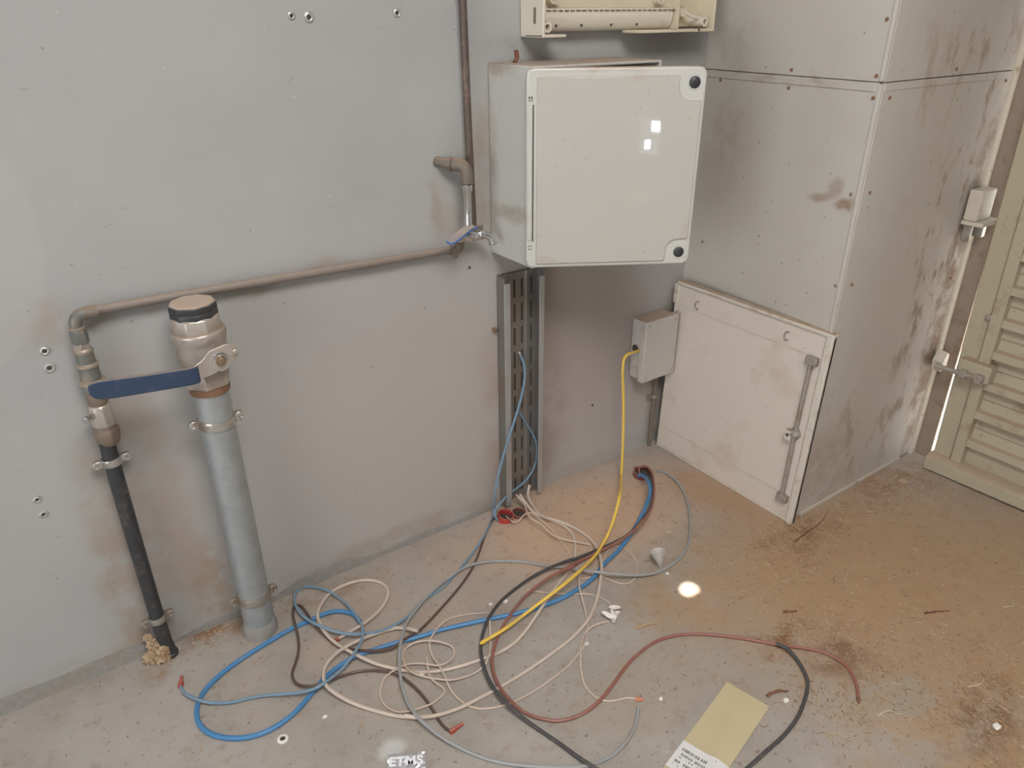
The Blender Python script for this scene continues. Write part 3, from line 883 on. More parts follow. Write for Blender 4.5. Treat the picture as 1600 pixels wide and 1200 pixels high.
def clamp(loc, r, label, mt, tilt=0.0, ear=.022, h=.023):
    x, y, z = loc
    c = thing('pipe_clamp', label, 'pipe clamp', loc, 'two-screw pipe clamps on the wall pipes')
    f = Matrix.Translation((x, y, z)) @ Matrix.Rotation(tilt, 4, 'Y')
    a = MB(f)
    a.lathe([(r + .0005, -h / 2), (r + .003, -h / 2), (r + .0045, -h * .25), (r + .0035, 0), (r + .0045, h * .25), (r + .003, h / 2), (r + .0005, h / 2)], (0, 0, 0), n=32, caps=False)
    a.build('band', mt, c)
    for s in (-1, 1):
        a = MB(f)
        a.prism(rrect(min(s * (r + .001), s * (r + ear)), -h / 2, max(s * (r + .001), s * (r + ear)), h / 2, h * .35, 3), -.0065, .0065, 1)
        e = a.build('ear', mt, c, .0012)
        a = MB(f)
        a.lathe([(.0045, 0), (.0045, .012), (.003, .0135)], (s * (r + ear * .62), -.0055, 0), (0, -1, 0), 8, smooth=False)
        a.build('screw', mt, e)
    a = MB(f)
    a.tube([(0, r + .001, 0), (0, YW - y, 0)], .005, 8)
    a.build('wall_stud', mt, c)
clamp((GX, GY, .655), .0395, 'bright zinc clamp just under the valve of the galvanised pipe', 'zinc', R(3))
clamp((GX, GY, .125), .0395, 'dusty clamp near the foot of the thick galvanised pipe', 'dull_clamp', R(3))

# ------------------------------------------------------------------ black pipe with its stack of fittings
DX, DY = .078, 1.69
bp_ = thing('black_water_pipe', 'thin black plastic pipe with a stack of brass fittings, left of the galvanised riser', 'pipe', (DX, DY, 0))
a = MB()
a.tube(smooth_path([(DX - .006, DY, .66), (DX - .008, DY, .5), (DX - .008, DY, .15), (DX - .006, DY - .001, .04), (DX - .002, DY - .010, .004)], .03), .0172, 18)
a.build('pipe', 'black_pipe', bp_)
a = MB(); a.lathe([(.0185, 0), (.0195, .004), (.0195, .012), (.0175, .014)], (DX - .002, DY - .009, -.001), n=18); a.build('end_collar', 'black_pipe', bp_)
def fit(name, mt, prof, n=20, turn=0.0, smooth=True, bev=0.0, parent=None):
    a = MB(); a.lathe(prof, (DX, DY, 0), n=n, turn=turn, smooth=smooth)
    return a.build(name, mt, parent or bp_, bev)
fit('pipe_nut', 'brown_nut', [(.018, .640), (.0255, .652), (.027, .662), (.027, .676), (.0225, .682), (.0225, .692)], 8, .2, False, .0015)
vv_ = fit('small_valve', 'nickel', [(.0235, .690), (.0245, .694), (.0245, .716), (.0225, .722), (.0225, .736), (.0185, .742)], 8, .1, False, .0015)
a = MB(); a.lathe([(.006, .018), (.006, .030), (.0085, .031), (.0085, .038), (.005, .040)], (DX - .006, DY, .722), (-.75, -.65, 0), 8, smooth=False); a.build('valve_stub', 'chrome', vv_)
fit('reducer', 'brown_nut', [(.0185, .742), (.0205, .748), (.0205, .772)], 16)
fit('hex_nut', 'fitting_grey', [(.0225, .772), (.0225, .790), (.020, .794)], 6, .3, False, .001)
fit('ring', 'fitting_ring', [(.0205, .790), (.0265, .794), (.0265, .799), (.020, .803)], 20)
fit('adapter', 'fitting_grey', [(.0205, .800), (.0195, .834)], 18)
fit('ring', 'fitting_ring', [(.019, .830), (.0225, .834), (.0225, .838), (.018, .842)], 20)
fit('adapter', 'fitting_grey', [(.0185, .838), (.0170, .866)], 18)
fit('ring', 'fitting_ring', [(.0165, .862), (.0195, .866), (.0195, .871), (.016, .875)], 20)
fit('compression_nut', 'nickel', [(.0165, .872), (.0165, .888)], 6, .3, False, .001)
fit('compression_nut', 'fitting_grey', [(.0175, .886), (.0175, .912), (.0155, .916)], 6, .1, False, .001)
fit('ring', 'fitting_ring', [(.013, .914), (.0155, .917), (.0155, .921), (.012, .923)], 18)
a = MB(); a.tube(smooth_path([(DX, DY, .915), (DX + .001, DY, .935), (DX + .010, DY, .946), (DX + .028, DY, .9475)], .006), .0125, 14); a.build('elbow', 'fitting_grey', bp_)
a = MB(); a.tube([(DX + .020, DY, .9475), (DX + .045, DY, .947)], .0135, 10); a.build('elbow_nut', 'elbow', bp_)
clamp((DX - .007, DY, .598), .0175, 'pale steel clamp high on the thin black pipe, below its fittings', 'zinc', R(-3), .022, .018)
clamp((DX - .008, DY, .124), .0175, 'dull clamp low on the thin black pipe, near the floor', 'dull_clamp', R(-3), .022, .018)

# ------------------------------------------------------------------ copper pipes, elbow and small valve by the enclosure
a = MB(); a.tube(smooth_path([(.105, 1.695, .9475), (.30, 1.700, .943), (.62, 1.70, .9345), (.80, 1.70, .9300), (.988, 1.70, .9255)], .05), .0098, 14)
tag(a.build('horizontal_copper_pipe', 'horizontal_copper'), 'long dusty copper pipe running nearly level along the wall', 'pipe')
a = MB(); a.tube([(1.062, 1.70, .978), (1.056, 1.701, 1.25), (1.052, 1.702, 1.55), (1.050, 1.702, 2.79)], .0098, 14)
tag(a.build('vertical_copper_pipe', 'copper'), 'dark brown copper pipe dropping from above to the small tap', 'pipe')
wt = thing('wall_tap', 'small chrome tap with a dusty blue lever hanging below a wall elbow', 'tap', (1.02, 1.67, .92))
a = MB(); a.tube([(.970, YW + .002, 1.158), (.985, 1.700, 1.154), (.998, 1.686, 1.150)], .0125, 12); a.build('wall_stub', 'elbow', wt)
a = MB(); a.lathe([(.019, 0), (.019, .012), (.015, .014)], (.990, 1.699, 1.153), (.55, -.82, -.12), 8, smooth=False); a.build('stub_nut', 'elbow', wt, .001)
a = MB(); a.tube(smooth_path([(.998, 1.688, 1.152), (1.012, 1.673, 1.150), (1.020, 1.663, 1.142), (1.022, 1.660, 1.125), (1.022, 1.660, 1.106)], .006), [.0165] * 3 + [.0185] * 40 if False else .0170, 16); a.build('elbow', 'elbow', wt)
a = MB(); a.lathe([(.0135, 1.103), (.0135, 1.088), (.0105, 1.084), (.0098, 1.000), (.0115, .996), (.0115, .986)], (1.022, 1.660, 0), n=16); a.build('chrome_tube', 'chrome', wt)
a = MB(); a.lathe([(.010, -.044), (.015, -.042), (.015, -.026), (.012, -.024), (.0165, -.012), (.0165, .010), (.012, .022), (.0155, .024), (.0155, .040), (.011, .042)], (1.030, 1.664, .966), (1, .05, -.05), 18); vo = a.build('valve_body', 'chrome', wt, .0008)
a = MB(); a.lathe([(.012, 0), (.012, .016), (.0085, .018)], (1.024, 1.662, .972), (0, 0, 1), 12); a.build('valve_neck', 'chrome', wt)
a = MB(); a.tube(smooth_path([(1.066, 1.664, .964), (1.080, 1.660, .960), (1.090, 1.655, .950), (1.094, 1.652, .936)], .004), [.0105] * 60 if False else .0105, 14); a.build('spout', 'chrome', wt)
a = MB(); a.lathe([(.0125, 0), (.0125, .006)], (1.0935, 1.6525, .940), (.1, -.1, -1), 14); a.build('spout_ring', 'chrome', wt)
a = MB(); a.tube(smooth_path([(.985, 1.70, .9258), (.998, 1.695, .924), (1.004, 1.685, .932), (1.002, 1.672, .952)], .005), .0125, 12); a.build('inlet_elbow', 'elbow', wt)
a = MB(); a.tube([(.995, 1.690, .932), (.994, 1.688, .905)], [.0105, .006], 10); a.build('drain_nib', 'elbow', wt)
a = MB()
lp = [(1.036, 1.650, .992), (1.020, 1.646, .994), (1.000, 1.638, .990), (.965, 1.626, .980), (.940, 1.618, .974), (.932, 1.616, .972)]
wv = [.010, .013, .012, .013, .013, .007]
vs, fs = [], []
for (x, y, z), hw in zip(lp, wv):
    vs += [(x + hw * .33, y - hw, z - .004), (x - hw * .33, y + hw, z + .0), (x - hw * .33, y + hw, z + .006), (x + hw * .33, y - hw, z + .002)]
for i in range(5):
    for k_ in range(4):
        fs.append((i * 4 + k_, i * 4 + (k_ + 1) % 4, i * 4 + 4 + (k_ + 1) % 4, i * 4 + 4 + k_))
fs += [(3, 2, 1, 0), (20, 21, 22, 23)]
a.add(vs, fs)
a.build('blue_lever', 'blue_small', wt, .0015)
a = MB(); a.box((1.030, 1.652, .985), (1.064, 1.658, .991)); a.build('pointer', 'elbow', wt, .001)
# ------------------------------------------------------------------ conduit stubs in the floor
def stub(loc, r, h, label, mt='red_plastic'):
    t_ = thing('conduit_stub', label, 'conduit', loc)
    x, y, z = loc
    a = MB(); a.lathe([(r, -.01), (r, h * .5), (r * 1.04, h), (r * .90, h), (r * .88, h * .4), (r * .88, -.008)], loc, (.12, -.15, 1), 20, caps=False)
    a.build('sleeve', mt, t_)
    a = MB(); a.lathe([(r * .86, .001), (r * .86, .004)], loc, n=16)
    a.build('dark_mouth', 'seam', t_)
stub((1.118, 1.648, 0), .027, .022, 'red plastic conduit stub in the floor at the foot of the perforated tray')
stub((1.168, 1.640, 0), .024, .012, 'faded red conduit rim sunk in the floor just right of the tray foot stub', 'dark_red_plastic')
stub((1.672, 1.572, 0), .036, .014, 'dark reddish conduit mouth by the wall that the thick blue cable leaves', 'dark_red_plastic')

# ------------------------------------------------------------------ loose cables on the floor
CABLES = {
 'thin_cream_wire.003': (0.0022, 'cream2', "1131.5,1126.7,4 1134.8,1159.4,4 1129,1186.2,4 1116,1209.1,4 1091.3,1229.3,4 1065.2,1248.1,4 1038.8,1266.5,4 1013.9,1289.7,4 992.2,1314,4 976.3,1332.5,4"),
 'thin_cream_wire.004': (0.0022, 'cream2', "1192,1249.6,4 1202.9,1217.9,4 1213.5,1195.4,4 1222.2,1186.3,4 1233.9,1180.6,4 1247.1,1180.1,4 1266.7,1186.9,4 1293.6,1206.3,4 1314.9,1231.3,4 1328.4,1260.5,4 1333.7,1293.3,4 1332.5,1305.9,4 1328.3,1317.1,4 1320.6,1325.7,4 1310,1329.8,4 1297.3,1329.3,4 1271.5,1319.8,4 1244,1299.8,4 1215.9,1280.7,4 1185.3,1267.5,4 1166.3,1264.5,4 1154.1,1266.2,4 1131.3,1280.2,4"),
 'thick_blue_cable': (0.0062, 'blue', "1660,1575,-30 1647.6,1564.7,1.9 1638.7,1555.5,21.9 1635.1,1549.6,28.6 1622.5,1520.2,42.3 1610.8,1491.5,48.1 1595.2,1465.3,50.8 1575.8,1441.2,50.8 1552.9,1420,49.2 1527.1,1401.7,46.9 1499.2,1384.9,43.4 1471.8,1369.8,38.2 1444.7,1356.6,31 1417.3,1344.9,23.4 1388.1,1333,17.3 1357.2,1320.9,13.3 1324.8,1308.1,12.1 1295.8,1299.5,9.7 1261.2,1290.2,9.7 1230.8,1279.6,12.5 1202.5,1267.7,13.2 1169.6,1253.8,13 1136.3,1246.8,10.3 1105.7,1244,9.4 1073.1,1240,11.9 1042.1,1239.6,11.4 1007.1,1245.1,7.7 977.2,1250.3,6.8 945.3,1256.7,6.8 914.2,1264.4,6.8 885.2,1273.4,6.8 856.4,1283.7,6.8 827.1,1294.3,6.8 798.2,1304.2,6.8 769.3,1314,6.8 740.1,1323.7,6.8 706.1,1334.2,6.8 675.5,1342,6.8 643.3,1348.7,6.8 608.3,1356.9,6.8 576.7,1367.2,6.8 545.4,1373.8,6.8 513.6,1379.6,6.8 481.2,1386.2,6.8 449.3,1386.4,6.8 418.2,1381.5,6.8 388.8,1373.5,6.8 361.4,1360.6,6.8 334.7,1345,6.8 308,1328.8,6.8 280.9,1314.1,6.8 251.2,1303.9,6.8 219,1298.8,6.8 186.8,1300.5,6.8 158.1,1310.5,6.8 131.9,1326.6,6.8 109,1347.8,6.8 91,1373.7,6.8 80.7,1404.4,6.8 80.5,1437.5,6.8 90.6,1468.6,6.8 107.8,1494.3,6.8 131.8,1514.2,6.8 160.7,1530.2,6.8 190,1542,6.8 220,1550.9,6.8 249.7,1558.1,6.8 279.5,1564.2,6.8 309.8,1569.9,6.8 340.4,1575.2,6.8 370.7,1578.1,6.8 400.8,1578.4,6.8 431.5,1578.7,6.8 462.7,1578.5,6.8 485.6,1571.7,6.8 505.5,1557.9,6.8 520.2,1538.9,6.8 526.6,1522.2,6.8 527.8,1491.5,6.8"),
 'dark_brown_cable': (0.0036, 'brown', "1092.3,1673.5,4.2 1066.4,1653.8,4.2 1040.4,1634.2,4.2 1014,1611.9,4.2 993.4,1589.9,4.2 968.1,1564.7,4.2 945.3,1543.2,4.2 922,1521.8,4.2 897.8,1501.7,4.2 872.5,1483.9,4.2 846.3,1467.6,4.2 819.6,1452.2,4.2 792.8,1437.8,4.2 765.8,1424.5,4.2 738.4,1411.7,4.2 709,1397.7,4.3 678.2,1383.2,5.7 645.5,1367.9,10 611.1,1359.8,14.8 577.3,1352.3,16.9 558.4,1348,16.7 546.8,1349.2,16.7 518.2,1361.8,17.2 491.9,1381,16.1 469.2,1407.7,12 450.3,1438.6,7.1 437.2,1469.7,4.7 428.6,1503.5,7.3 421.1,1535.7,13.1 417.8,1565.3,15.8 419,1601.3,13 419.2,1631.1,9.1 417.6,1645.1,7.4 413.1,1655.1,6.3 402.1,1655.8,6.2 395,1646.5,7.3 384.7,1618.4,11 378.2,1587.9,14.7 372.1,1555.9,16 365,1524.8,11.4 353.7,1494.9,6.1 335.8,1465.1,4.3 317.3,1439.7,4.6 309.5,1421.4,5.9 307.3,1400.2,8.2 309.9,1386.2,10.1 315.8,1373.8,12.1 329.5,1358.9,14.8 347.1,1348.9,16.3 380.9,1345.2,14.7 415.4,1344.9,9.8 448.9,1338.9,5.6 478.5,1323.9,4.3 504.3,1303.1,4.3 520.8,1281.9,4.9 533.3,1249,7.9 532.9,1250.5,10.4 532.1,1253.4,11.6 540.7,1224,9.5 547.5,1193.1,5.6 549.7,1159.8,4.3 548.5,1126.2,4.2 545.8,1094.4,4.2 547.4,1068.3,4.2 553.9,1050.7,4.2"),
 'cream_cable': (0.0046, 'cream', "450.9,1469.3,6.9 482.7,1467.8,12.2 512.7,1468.1,16.4 543.9,1475.5,15.7 576.8,1491.3,11 601.9,1507.8,7.4 628.6,1531.6,5.4 643.6,1553.5,5.2 649,1571.4,5.2 648.4,1589.9,5.2 642.6,1607.4,5.2 628.1,1627.6,5.2 608.2,1642.5,5.2 578.5,1653.2,5.2 547.9,1656.4,5.2 517.8,1652.3,5.3 494.3,1641.8,6.5 467.2,1616.8,10.7 448.4,1591.4,14.8 435.7,1565.3,17.1 431.3,1530.2,15.6 432.1,1498.7,15.4 436.5,1467.3,14.8 444.8,1435.3,16.2 455.6,1402.2,19.6 468.3,1371.5,20.5 483.8,1346.1,16.6 501.9,1322.3,11.3 525.8,1297.2,6.8 548.2,1273.1,5.2 571.7,1250.9,5.2 599.5,1230.9,5.2 628.5,1216.4,5.2 658.3,1205.9,5.2 688.7,1198.1,5.2 721.2,1191,5.2 752.7,1185.1,5.2 783.6,1181.4,5.2 814.5,1183.1,5.2 845.2,1190,5.2 878.4,1202.5,6.1 908.9,1215.1,10.6 938.1,1227.4,16 969.9,1243.4,17.6 1000,1260.4,14.5 1031.6,1278.4,10.3 1062.8,1294.7,6.6 1093.3,1307.3,5.3 1121.6,1319.5,5.2 1148.5,1335.1,5.2 1173,1353.5,5.2 1194.7,1374.8,5.2 1214.7,1398.5,5.2 1232.8,1424.5,5.2 1246.2,1453.7,5.2 1252.4,1485.2,5.2 1247.5,1516.2,5.4 1234.8,1546.1,7.7 1217.7,1574.3,12.5 1203.6,1601.1,17.8 1201.8,1632.6,26.8 1200.6,1642.6,33 1196.3,1654.2,42.8 1196.1,1663.1,47.3 1200,1675,50"),
 'thin_cream_wire': (0.0024, 'cream2', "836.5,1319.7,4 807.1,1335.8,4 778.1,1350.4,4.2 746.6,1358.9,6.3 726.7,1358.9,8.9 693.6,1346.3,13.6 664.8,1329.1,15.2 646.9,1314.3,12.8 635,1294.9,9 627.8,1263.9,7.2 626,1228.6,10.2 621.2,1195.5,10.1 614.7,1161,5.5 614,1129.6,4.1 621,1098.1,4 632.7,1076.4,4 650.6,1060,4 678.2,1045.6,4 709,1036.2,4 742.4,1031.9,4 775.6,1030.6,4 808.8,1031.9,4 842.2,1035.9,4 876,1039.5,4 906.4,1045.8,4 938.1,1056.7,4 969.3,1069.4,4 996.8,1086.7,4 1018.9,1108.9,4 1037.9,1134.3,4.2 1053.9,1159.7,6 1069.1,1187.9,11.4 1084.2,1216.7,16.9 1100.5,1244.4,17.1 1121.9,1271.2,13 1150.1,1294.1,8.2 1179.7,1312.3,4.8 1207.7,1329.2,4 1231.6,1348.2,4 1253.4,1368.5,4"),
 'thin_cream_wire.001': (0.0024, 'cream2', "616,1280.1,5.7 601.2,1246.6,10.3 591.8,1221.8,11.3 590.2,1209.8,10.2 593.7,1191.1,7.7 602.1,1167.3,5.1 599.4,1157.8,4.9 590.1,1150.6,5.6 563.5,1142.5,8.2 543.4,1142.4,9 513.5,1151.3,6.3 484.6,1165.4,4.2 471.8,1178.5,4 463.6,1195.2,4 460.8,1215,4 463.6,1235.3,4.2 471.8,1253.3,5 487.5,1271.2,7.8 501.5,1279.3,10.5 536.9,1284.1,12.3 562.4,1281.9,9.8 579.8,1274.7,8.6 599.7,1257.4,10.1 617.1,1236.2,12.8 627.4,1229,13.1 639.9,1226.2,12.3 653.4,1227.6,10.9 666.5,1232.9,9.4 677.3,1241.3,8.5 684.1,1252,8.6 685.9,1263.3,9.7 683,1274,11.4 664.1,1297.6,16.1 638.5,1318.6,16.9 617.4,1331.1,13.8 606,1334.4,11.8 593.8,1334.9,9.8 582.1,1332,8.1 572.5,1325.4,7.1 565.1,1315,7.1 556,1287.4,9.7 554.9,1266.3,11.7 559.6,1248.2,12.3 576.5,1222.9,11 598.1,1198.4,12 616.1,1180.1,13.2 632.2,1170.6,11.8 665.2,1163.8,7.4 698.7,1162,6.2 721.3,1165.9,9 736.1,1173.5,11 758.8,1196.3,10.4 779.3,1225.4,7.8 795.9,1251.1,10.3 812.9,1278.5,15.5 815.8,1283.2,16.2"),
 'cream_cable.001': (0.0046, 'cream', "635.1,1358.2,20 617.3,1388,14.9 601.5,1407.7,11.1 591.3,1414.3,9.7 567.4,1421.3,9.3 533.2,1422.9,13.5 499.7,1421.1,18.6 467.4,1416.7,23.3 434.3,1411,25 404.2,1401.7,21.4 388.7,1391.4,19.4 376.1,1376,19.4 365.9,1350.4,22 363.7,1330.8,23.3 366.3,1312.7,22.5 378.1,1285,17.8 393.5,1259.3,12.4 411.5,1234.8,7.6 430.7,1210.2,5.4 449.6,1185.2,5.2 470.2,1161.1,5.5 496.8,1135.2,7.9 510.9,1121.4,10.8 504.9,1125.3,12.8 484,1141.7,14.9 507.6,1120.6,14.9 537.9,1105,13.3 568.9,1097.3,10.4 599.1,1091.9,9.4 630.8,1088.6,9.6 664.5,1089.4,6.6 695.4,1089.2,5.3 726.4,1088.9,5.2 756.5,1089.4,5.2 787.1,1090.7,5.2 818,1092.6,5.2 849.5,1095.3,5.2 880.5,1098.4,5.2 911.9,1102.1,5.2 943.1,1106.7,5.2 973.2,1112.6,5.6 1006.5,1119.9,8.9 1038.4,1131.6,11.2 1066.7,1147.8,8.6 1092.8,1165.4,7.2 1119.2,1184.5,11.2 1143.6,1204.5,16.7 1166.7,1225.7,22.3 1192,1251.1,24.5 1213.7,1276.7,22.6 1235.1,1307.1,18.2 1250.4,1332.7,14.1 1266.6,1365.5,9.3 1275.5,1399.4,5.9 1276.3,1432.4,5.2 1271.7,1464.8,5.8 1261.6,1493.5,8.8 1244,1522.8,14.6 1224,1545.5,18.6 1217.9,1556.5,19.1 1214.1,1578.4,18.1 1216.5,1611.4,16.7 1224.1,1645.1,20.5 1227.7,1662.9,26.6 1230.5,1672.3,32.8 1235.5,1679.4,40.7 1250,1690,60"),
 'light_blue_wire': (0.004, 'lightblue', "1227.8,1715,549.1 1233.2,1702.5,519 1231.9,1693.1,487.9 1224.7,1687.3,456.9 1214,1683.3,426.1 1202.2,1680,395.5 1189.6,1677.3,366.1 1176.4,1675.1,337.4 1163.5,1673.3,309.2 1150.2,1671.7,280.6 1137.1,1669.4,251.9 1124.4,1666.4,223.5 1112.1,1663,195.2 1101.4,1659.9,167 1091.8,1656.3,138.4 1085.6,1655.1,109.1 1086.1,1659.6,84.5 1092.8,1671.4,52.5 1096.6,1678.2,35.6 1096,1678.5,27.2 1090.4,1673.2,17.6 1087.6,1674.5,8.4 1078.4,1668.3,2.9 1054.9,1645,6.7 1030.5,1621.9,11.7 1005.2,1602.1,12.5 980.2,1584.8,11.4 951.2,1568.2,6.9 920,1550.5,4.7 892.3,1534.9,4.6 864.8,1520.2,4.6 837.3,1505.7,4.6 809.9,1491.5,4.6 776.6,1478.2,4.6 745.1,1472.5,4.6 713.7,1467.6,4.6 685.1,1455.8,4.7 657.2,1440.2,5.8 625.7,1427.2,9.7 592.2,1418.8,14.5 566.6,1418,16.8 535.8,1425,18.3 506.5,1435,21.9 485.6,1448.1,22.9 464.3,1471.8,20.6 446,1495.6,21.6 426.4,1524.1,25.3 413.1,1555.2,24 405,1590.6,20.1 402.7,1621,16.6 404.1,1651.3,13.7 410.9,1682,10.1 421,1702,7.4 429.8,1712.1,6 440,1717.5,5.2 451.3,1717,4.9 462.8,1711.7,5.2 477.3,1698.6,6.6 495.1,1668.5,10.9 507.8,1636.7,13.4 517.9,1607.7,11.3 523.8,1576.5,11.4 525.4,1541.3,15.5 524.7,1504.5,19.6 520.9,1468.6,23.7 513.5,1438,25.4 497.1,1411.2,27.2 474.8,1387.9,29.6 446,1366.9,28.8 415.6,1351.1,25.9 384.7,1338.5,28.1 353.2,1330.7,29.8 335.8,1331.1,28.2 303.3,1346.2,22.6 276.3,1365.9,17.6 250.5,1385.7,12.6 224.8,1404.9,7.9 196.8,1418,5.2 167.2,1426.5,5.9 134.6,1439.9,10.7 110.8,1456,15.2 94,1475.9,16 77.6,1508.3,12.4 71.7,1529.8,9.2 71.6,1554.3,5.9"),
 'light_grey_cable': (0.0042, 'grey', "1665,1585,-30 1694.6,1573.4,-16.4 1722.9,1561.2,-3.4 1731.7,1554.9,4.2 1738.5,1547.2,4.2 1743.2,1537.7,4.6 1745.6,1520,5.1 1741.7,1488,4.9 1733.2,1458.6,4.8 1720,1429.3,4.8 1704.7,1401.6,4.8 1687.6,1375.7,4.8 1668.7,1350.6,4.8 1649,1326.8,4.8 1628.6,1304.6,4.8 1607.1,1283.1,4.8 1584.7,1262.2,4.8 1561.8,1241.5,4.8 1537.8,1221.4,4.8 1513.5,1203.7,4.8 1485.7,1188.5,4.8 1455.3,1176.6,4.8 1425.7,1168.6,4.8 1396,1164.3,4.8 1364.2,1162.5,5.4 1329.3,1163,8.6 1295.5,1169.7,13.5 1264.3,1182,18.6 1235.4,1198.4,23.8 1207.9,1215.1,28.8 1182.7,1233.8,32.2 1163.2,1258.3,30.4 1146.9,1285.6,25.7 1131,1312.6,20.8 1112.8,1338.2,15.9 1091.9,1363.1,10.8 1074.8,1389.3,6.6 1057.5,1414.9,4.9 1036.4,1437.7,4.8 1012,1458.8,4.8 986.5,1477.6,4.9 957.9,1493.6,6.5 926.8,1503.3,10.3 895.5,1508.8,12.1 864.2,1508.2,13.1 833.1,1502.4,13.1 803.4,1497,10.5 774.2,1490,8.5 743.3,1476.7,11.2 713.5,1461.5,13.4 685.8,1446.2,13.8 658.8,1429.4,15.2 632.3,1409.2,18.7 608.5,1385.2,22.1 587.9,1359.9,23.4 570.1,1334.2,24.6 552.9,1305.8,21.7 537.2,1274.8,19.2 525.1,1246,19.3 514.5,1213.2,16.4 506.9,1177.5,15.9 503.2,1141.4,20.3 504.2,1107.1,23.3 512.5,1074,20.2 525.5,1042.1,14.3 538.9,1015.6,9.2 553.6,989.5,5.7 569.8,962.4,4.8 588.2,935.7,4.8 609,911.2,4.8 631.9,889.4,4.8 657.4,867.5,4.8 681.6,848,4.8 692.1,839.9,4.8 715.4,823.2,4.8 744.5,805.6,4.8 774.7,793.5,4.8 806.5,787.7,4.8 837.2,788,4.8 867.4,794.2,4.8 896.2,805.2,4.8 923,820.4,4.8 948.9,841.1,4.8 954.1,845.6,4.8"),
 'thin_cream_wire.002': (0.0024, 'cream2', "1085.8,1100.9,4 1051.2,1108.9,6 1018.4,1106.6,8.1 993.2,1097.2,6.9 966.4,1075.2,7.4 944.1,1050.2,7.6 924.7,1025.8,4.9 906.6,999.7,4 893.2,972.4,4 889.9,947.1,4 893.1,927.6,4 898.1,915.8,4 905.5,905.9,4 915.2,898.1,4 946.5,885.5,4 957.7,879.4,4 970.2,866.8,4"),
 'thin_cream_wire.005': (0.0024, 'cream2', "1168.9,1363.6,4 1181.8,1392.4,4.2 1188.2,1427.3,6.9 1191.1,1459.3,12.6 1194.8,1489.3,18.7 1193.6,1521.6,24.3 1192.3,1553,26.8 1187.7,1585.6,29.4 1181.8,1595.1,30 1172.3,1599.4,29.7 1161.3,1599.1,28.3 1129.7,1589.7,22.3 1120.3,1593.7,19.7 1118.2,1602.2,17.9 1120.6,1634.7,12.7 1122.2,1648.5,10.4"),
 'thin_cream_wire.006': (0.0024, 'cream2', "1257.2,1377,6.1 1231.1,1401.5,11.6 1207.1,1423.9,16.1 1187.2,1447.7,21.2 1177.7,1468.1,25.2 1175.3,1500.1,30.2 1173.3,1527.1,32.9 1165.1,1558.9,34 1166.1,1576.6,33.2 1178.9,1608.8,31.6 1189,1628.5,32.5 1191.9,1641,36.5 1190.2,1650.9,43.2 1180,1670,60"),
 'light_blue_wire.001': (0.0038, 'lightblue', "1222.2,1715,345.8 1236.8,1715.1,319.2 1251.7,1714.1,292.3 1266.5,1712.4,264.9 1279.9,1711,236.8 1290.6,1710.2,207.6 1295.9,1709.9,176.5 1294.7,1710.1,144.7 1287.4,1710.3,114.6 1275.5,1709.6,94 1252,1707.1,74.6 1223.7,1703.1,63.5 1192.8,1697.6,59.4 1162.6,1689.8,56.8 1133.2,1679.9,51.6 1101.7,1668.6,41.2 1091.8,1664.2,35.7 1086,1659.6,29.7 1084.1,1653.6,22.9 1087.3,1649.3,13.9 1104.3,1649,-12.5 1108,1648,-20"),
 'red_brown_cable': (0.0043, 'red', "1668,1572,-30 1667.2,1583.8,-0.5 1667.6,1588.7,11.2 1671.7,1592.2,18.9 1679.9,1591.2,22.9 1689.6,1585.5,24.4 1695.1,1576.8,24.5 1694.5,1566.4,24 1683,1541.5,24.3 1657.1,1507.9,32.3 1632.3,1480.7,39.7 1606.3,1453.3,45.6 1582.2,1429.3,49.6 1557.9,1406.4,53.4 1533,1384.7,57.2 1505,1362.5,59.8 1475.9,1343.9,58.4 1447.1,1331.5,54.6 1417.5,1322.7,49.6 1386.6,1317.8,43.5 1355.7,1315.9,37.4 1325.4,1315.9,31.5 1294.7,1318.8,25.7 1260.2,1321.5,22.4 1228.8,1321.8,22.3 1193.1,1325.6,19.1 1160.5,1324.6,20.7 1129.5,1320.5,24.9 1096.3,1315.4,29.3 1081.9,1311.9,31.8 1090.4,1306.5,35 1122.4,1299,39.8 1123.5,1296.8,42.5 1092.7,1299.3,43.7 1059.7,1303.9,40.4 1027.7,1306,34.5 995.8,1305.2,28.5 962.6,1301.8,22.3 930.3,1294.7,16.5 897.2,1279.6,15.6 869,1263.5,17.2 838.5,1247.7,14 810.1,1230.3,9.1 785.2,1209.1,10.1 760.7,1183.9,13.4 741.4,1159.7,12.5 725.7,1127.9,10.3 715.8,1095.3,12.9 712,1062.7,12.7 714,1029.9,10.6 720.8,999,7.5 736.1,969.3,5.2 757.4,944.8,4.9 773.7,929.3,4.9 802.8,916.3,4.9 833.5,910.7,5.2 865.4,910.2,7.4 897.5,914.6,9.4 931.2,925.5,6.8 963.7,937.4,5 994.8,948.7,4.9 1025.8,959,4.9 1056,966.1,4.9 1085.9,970.3,4.9 1116.3,972.9,4.9 1146.9,971.3,4.9 1177.2,964.2,4.9 1206,952.5,4.9 1233.4,937,4.9 1259.8,917.7,4.9 1284.3,896.7,4.9 1306.9,875,4.9 1328.4,852.5,4.9 1348.5,829.5,4.9 1368.2,806.3,4.9 1388.3,782.8,4.9 1409.2,760,4.9 1431.2,737.6,4.9 1453.1,714.2,4.9 1467.4,692.7,4.9 1477.1,660.1,4.9 1477.6,640.2,4.9 1472,621.3,4.9 1452.5,593.3,4.9 1429.1,571.3,4.9 1407,555.3,4.9"),
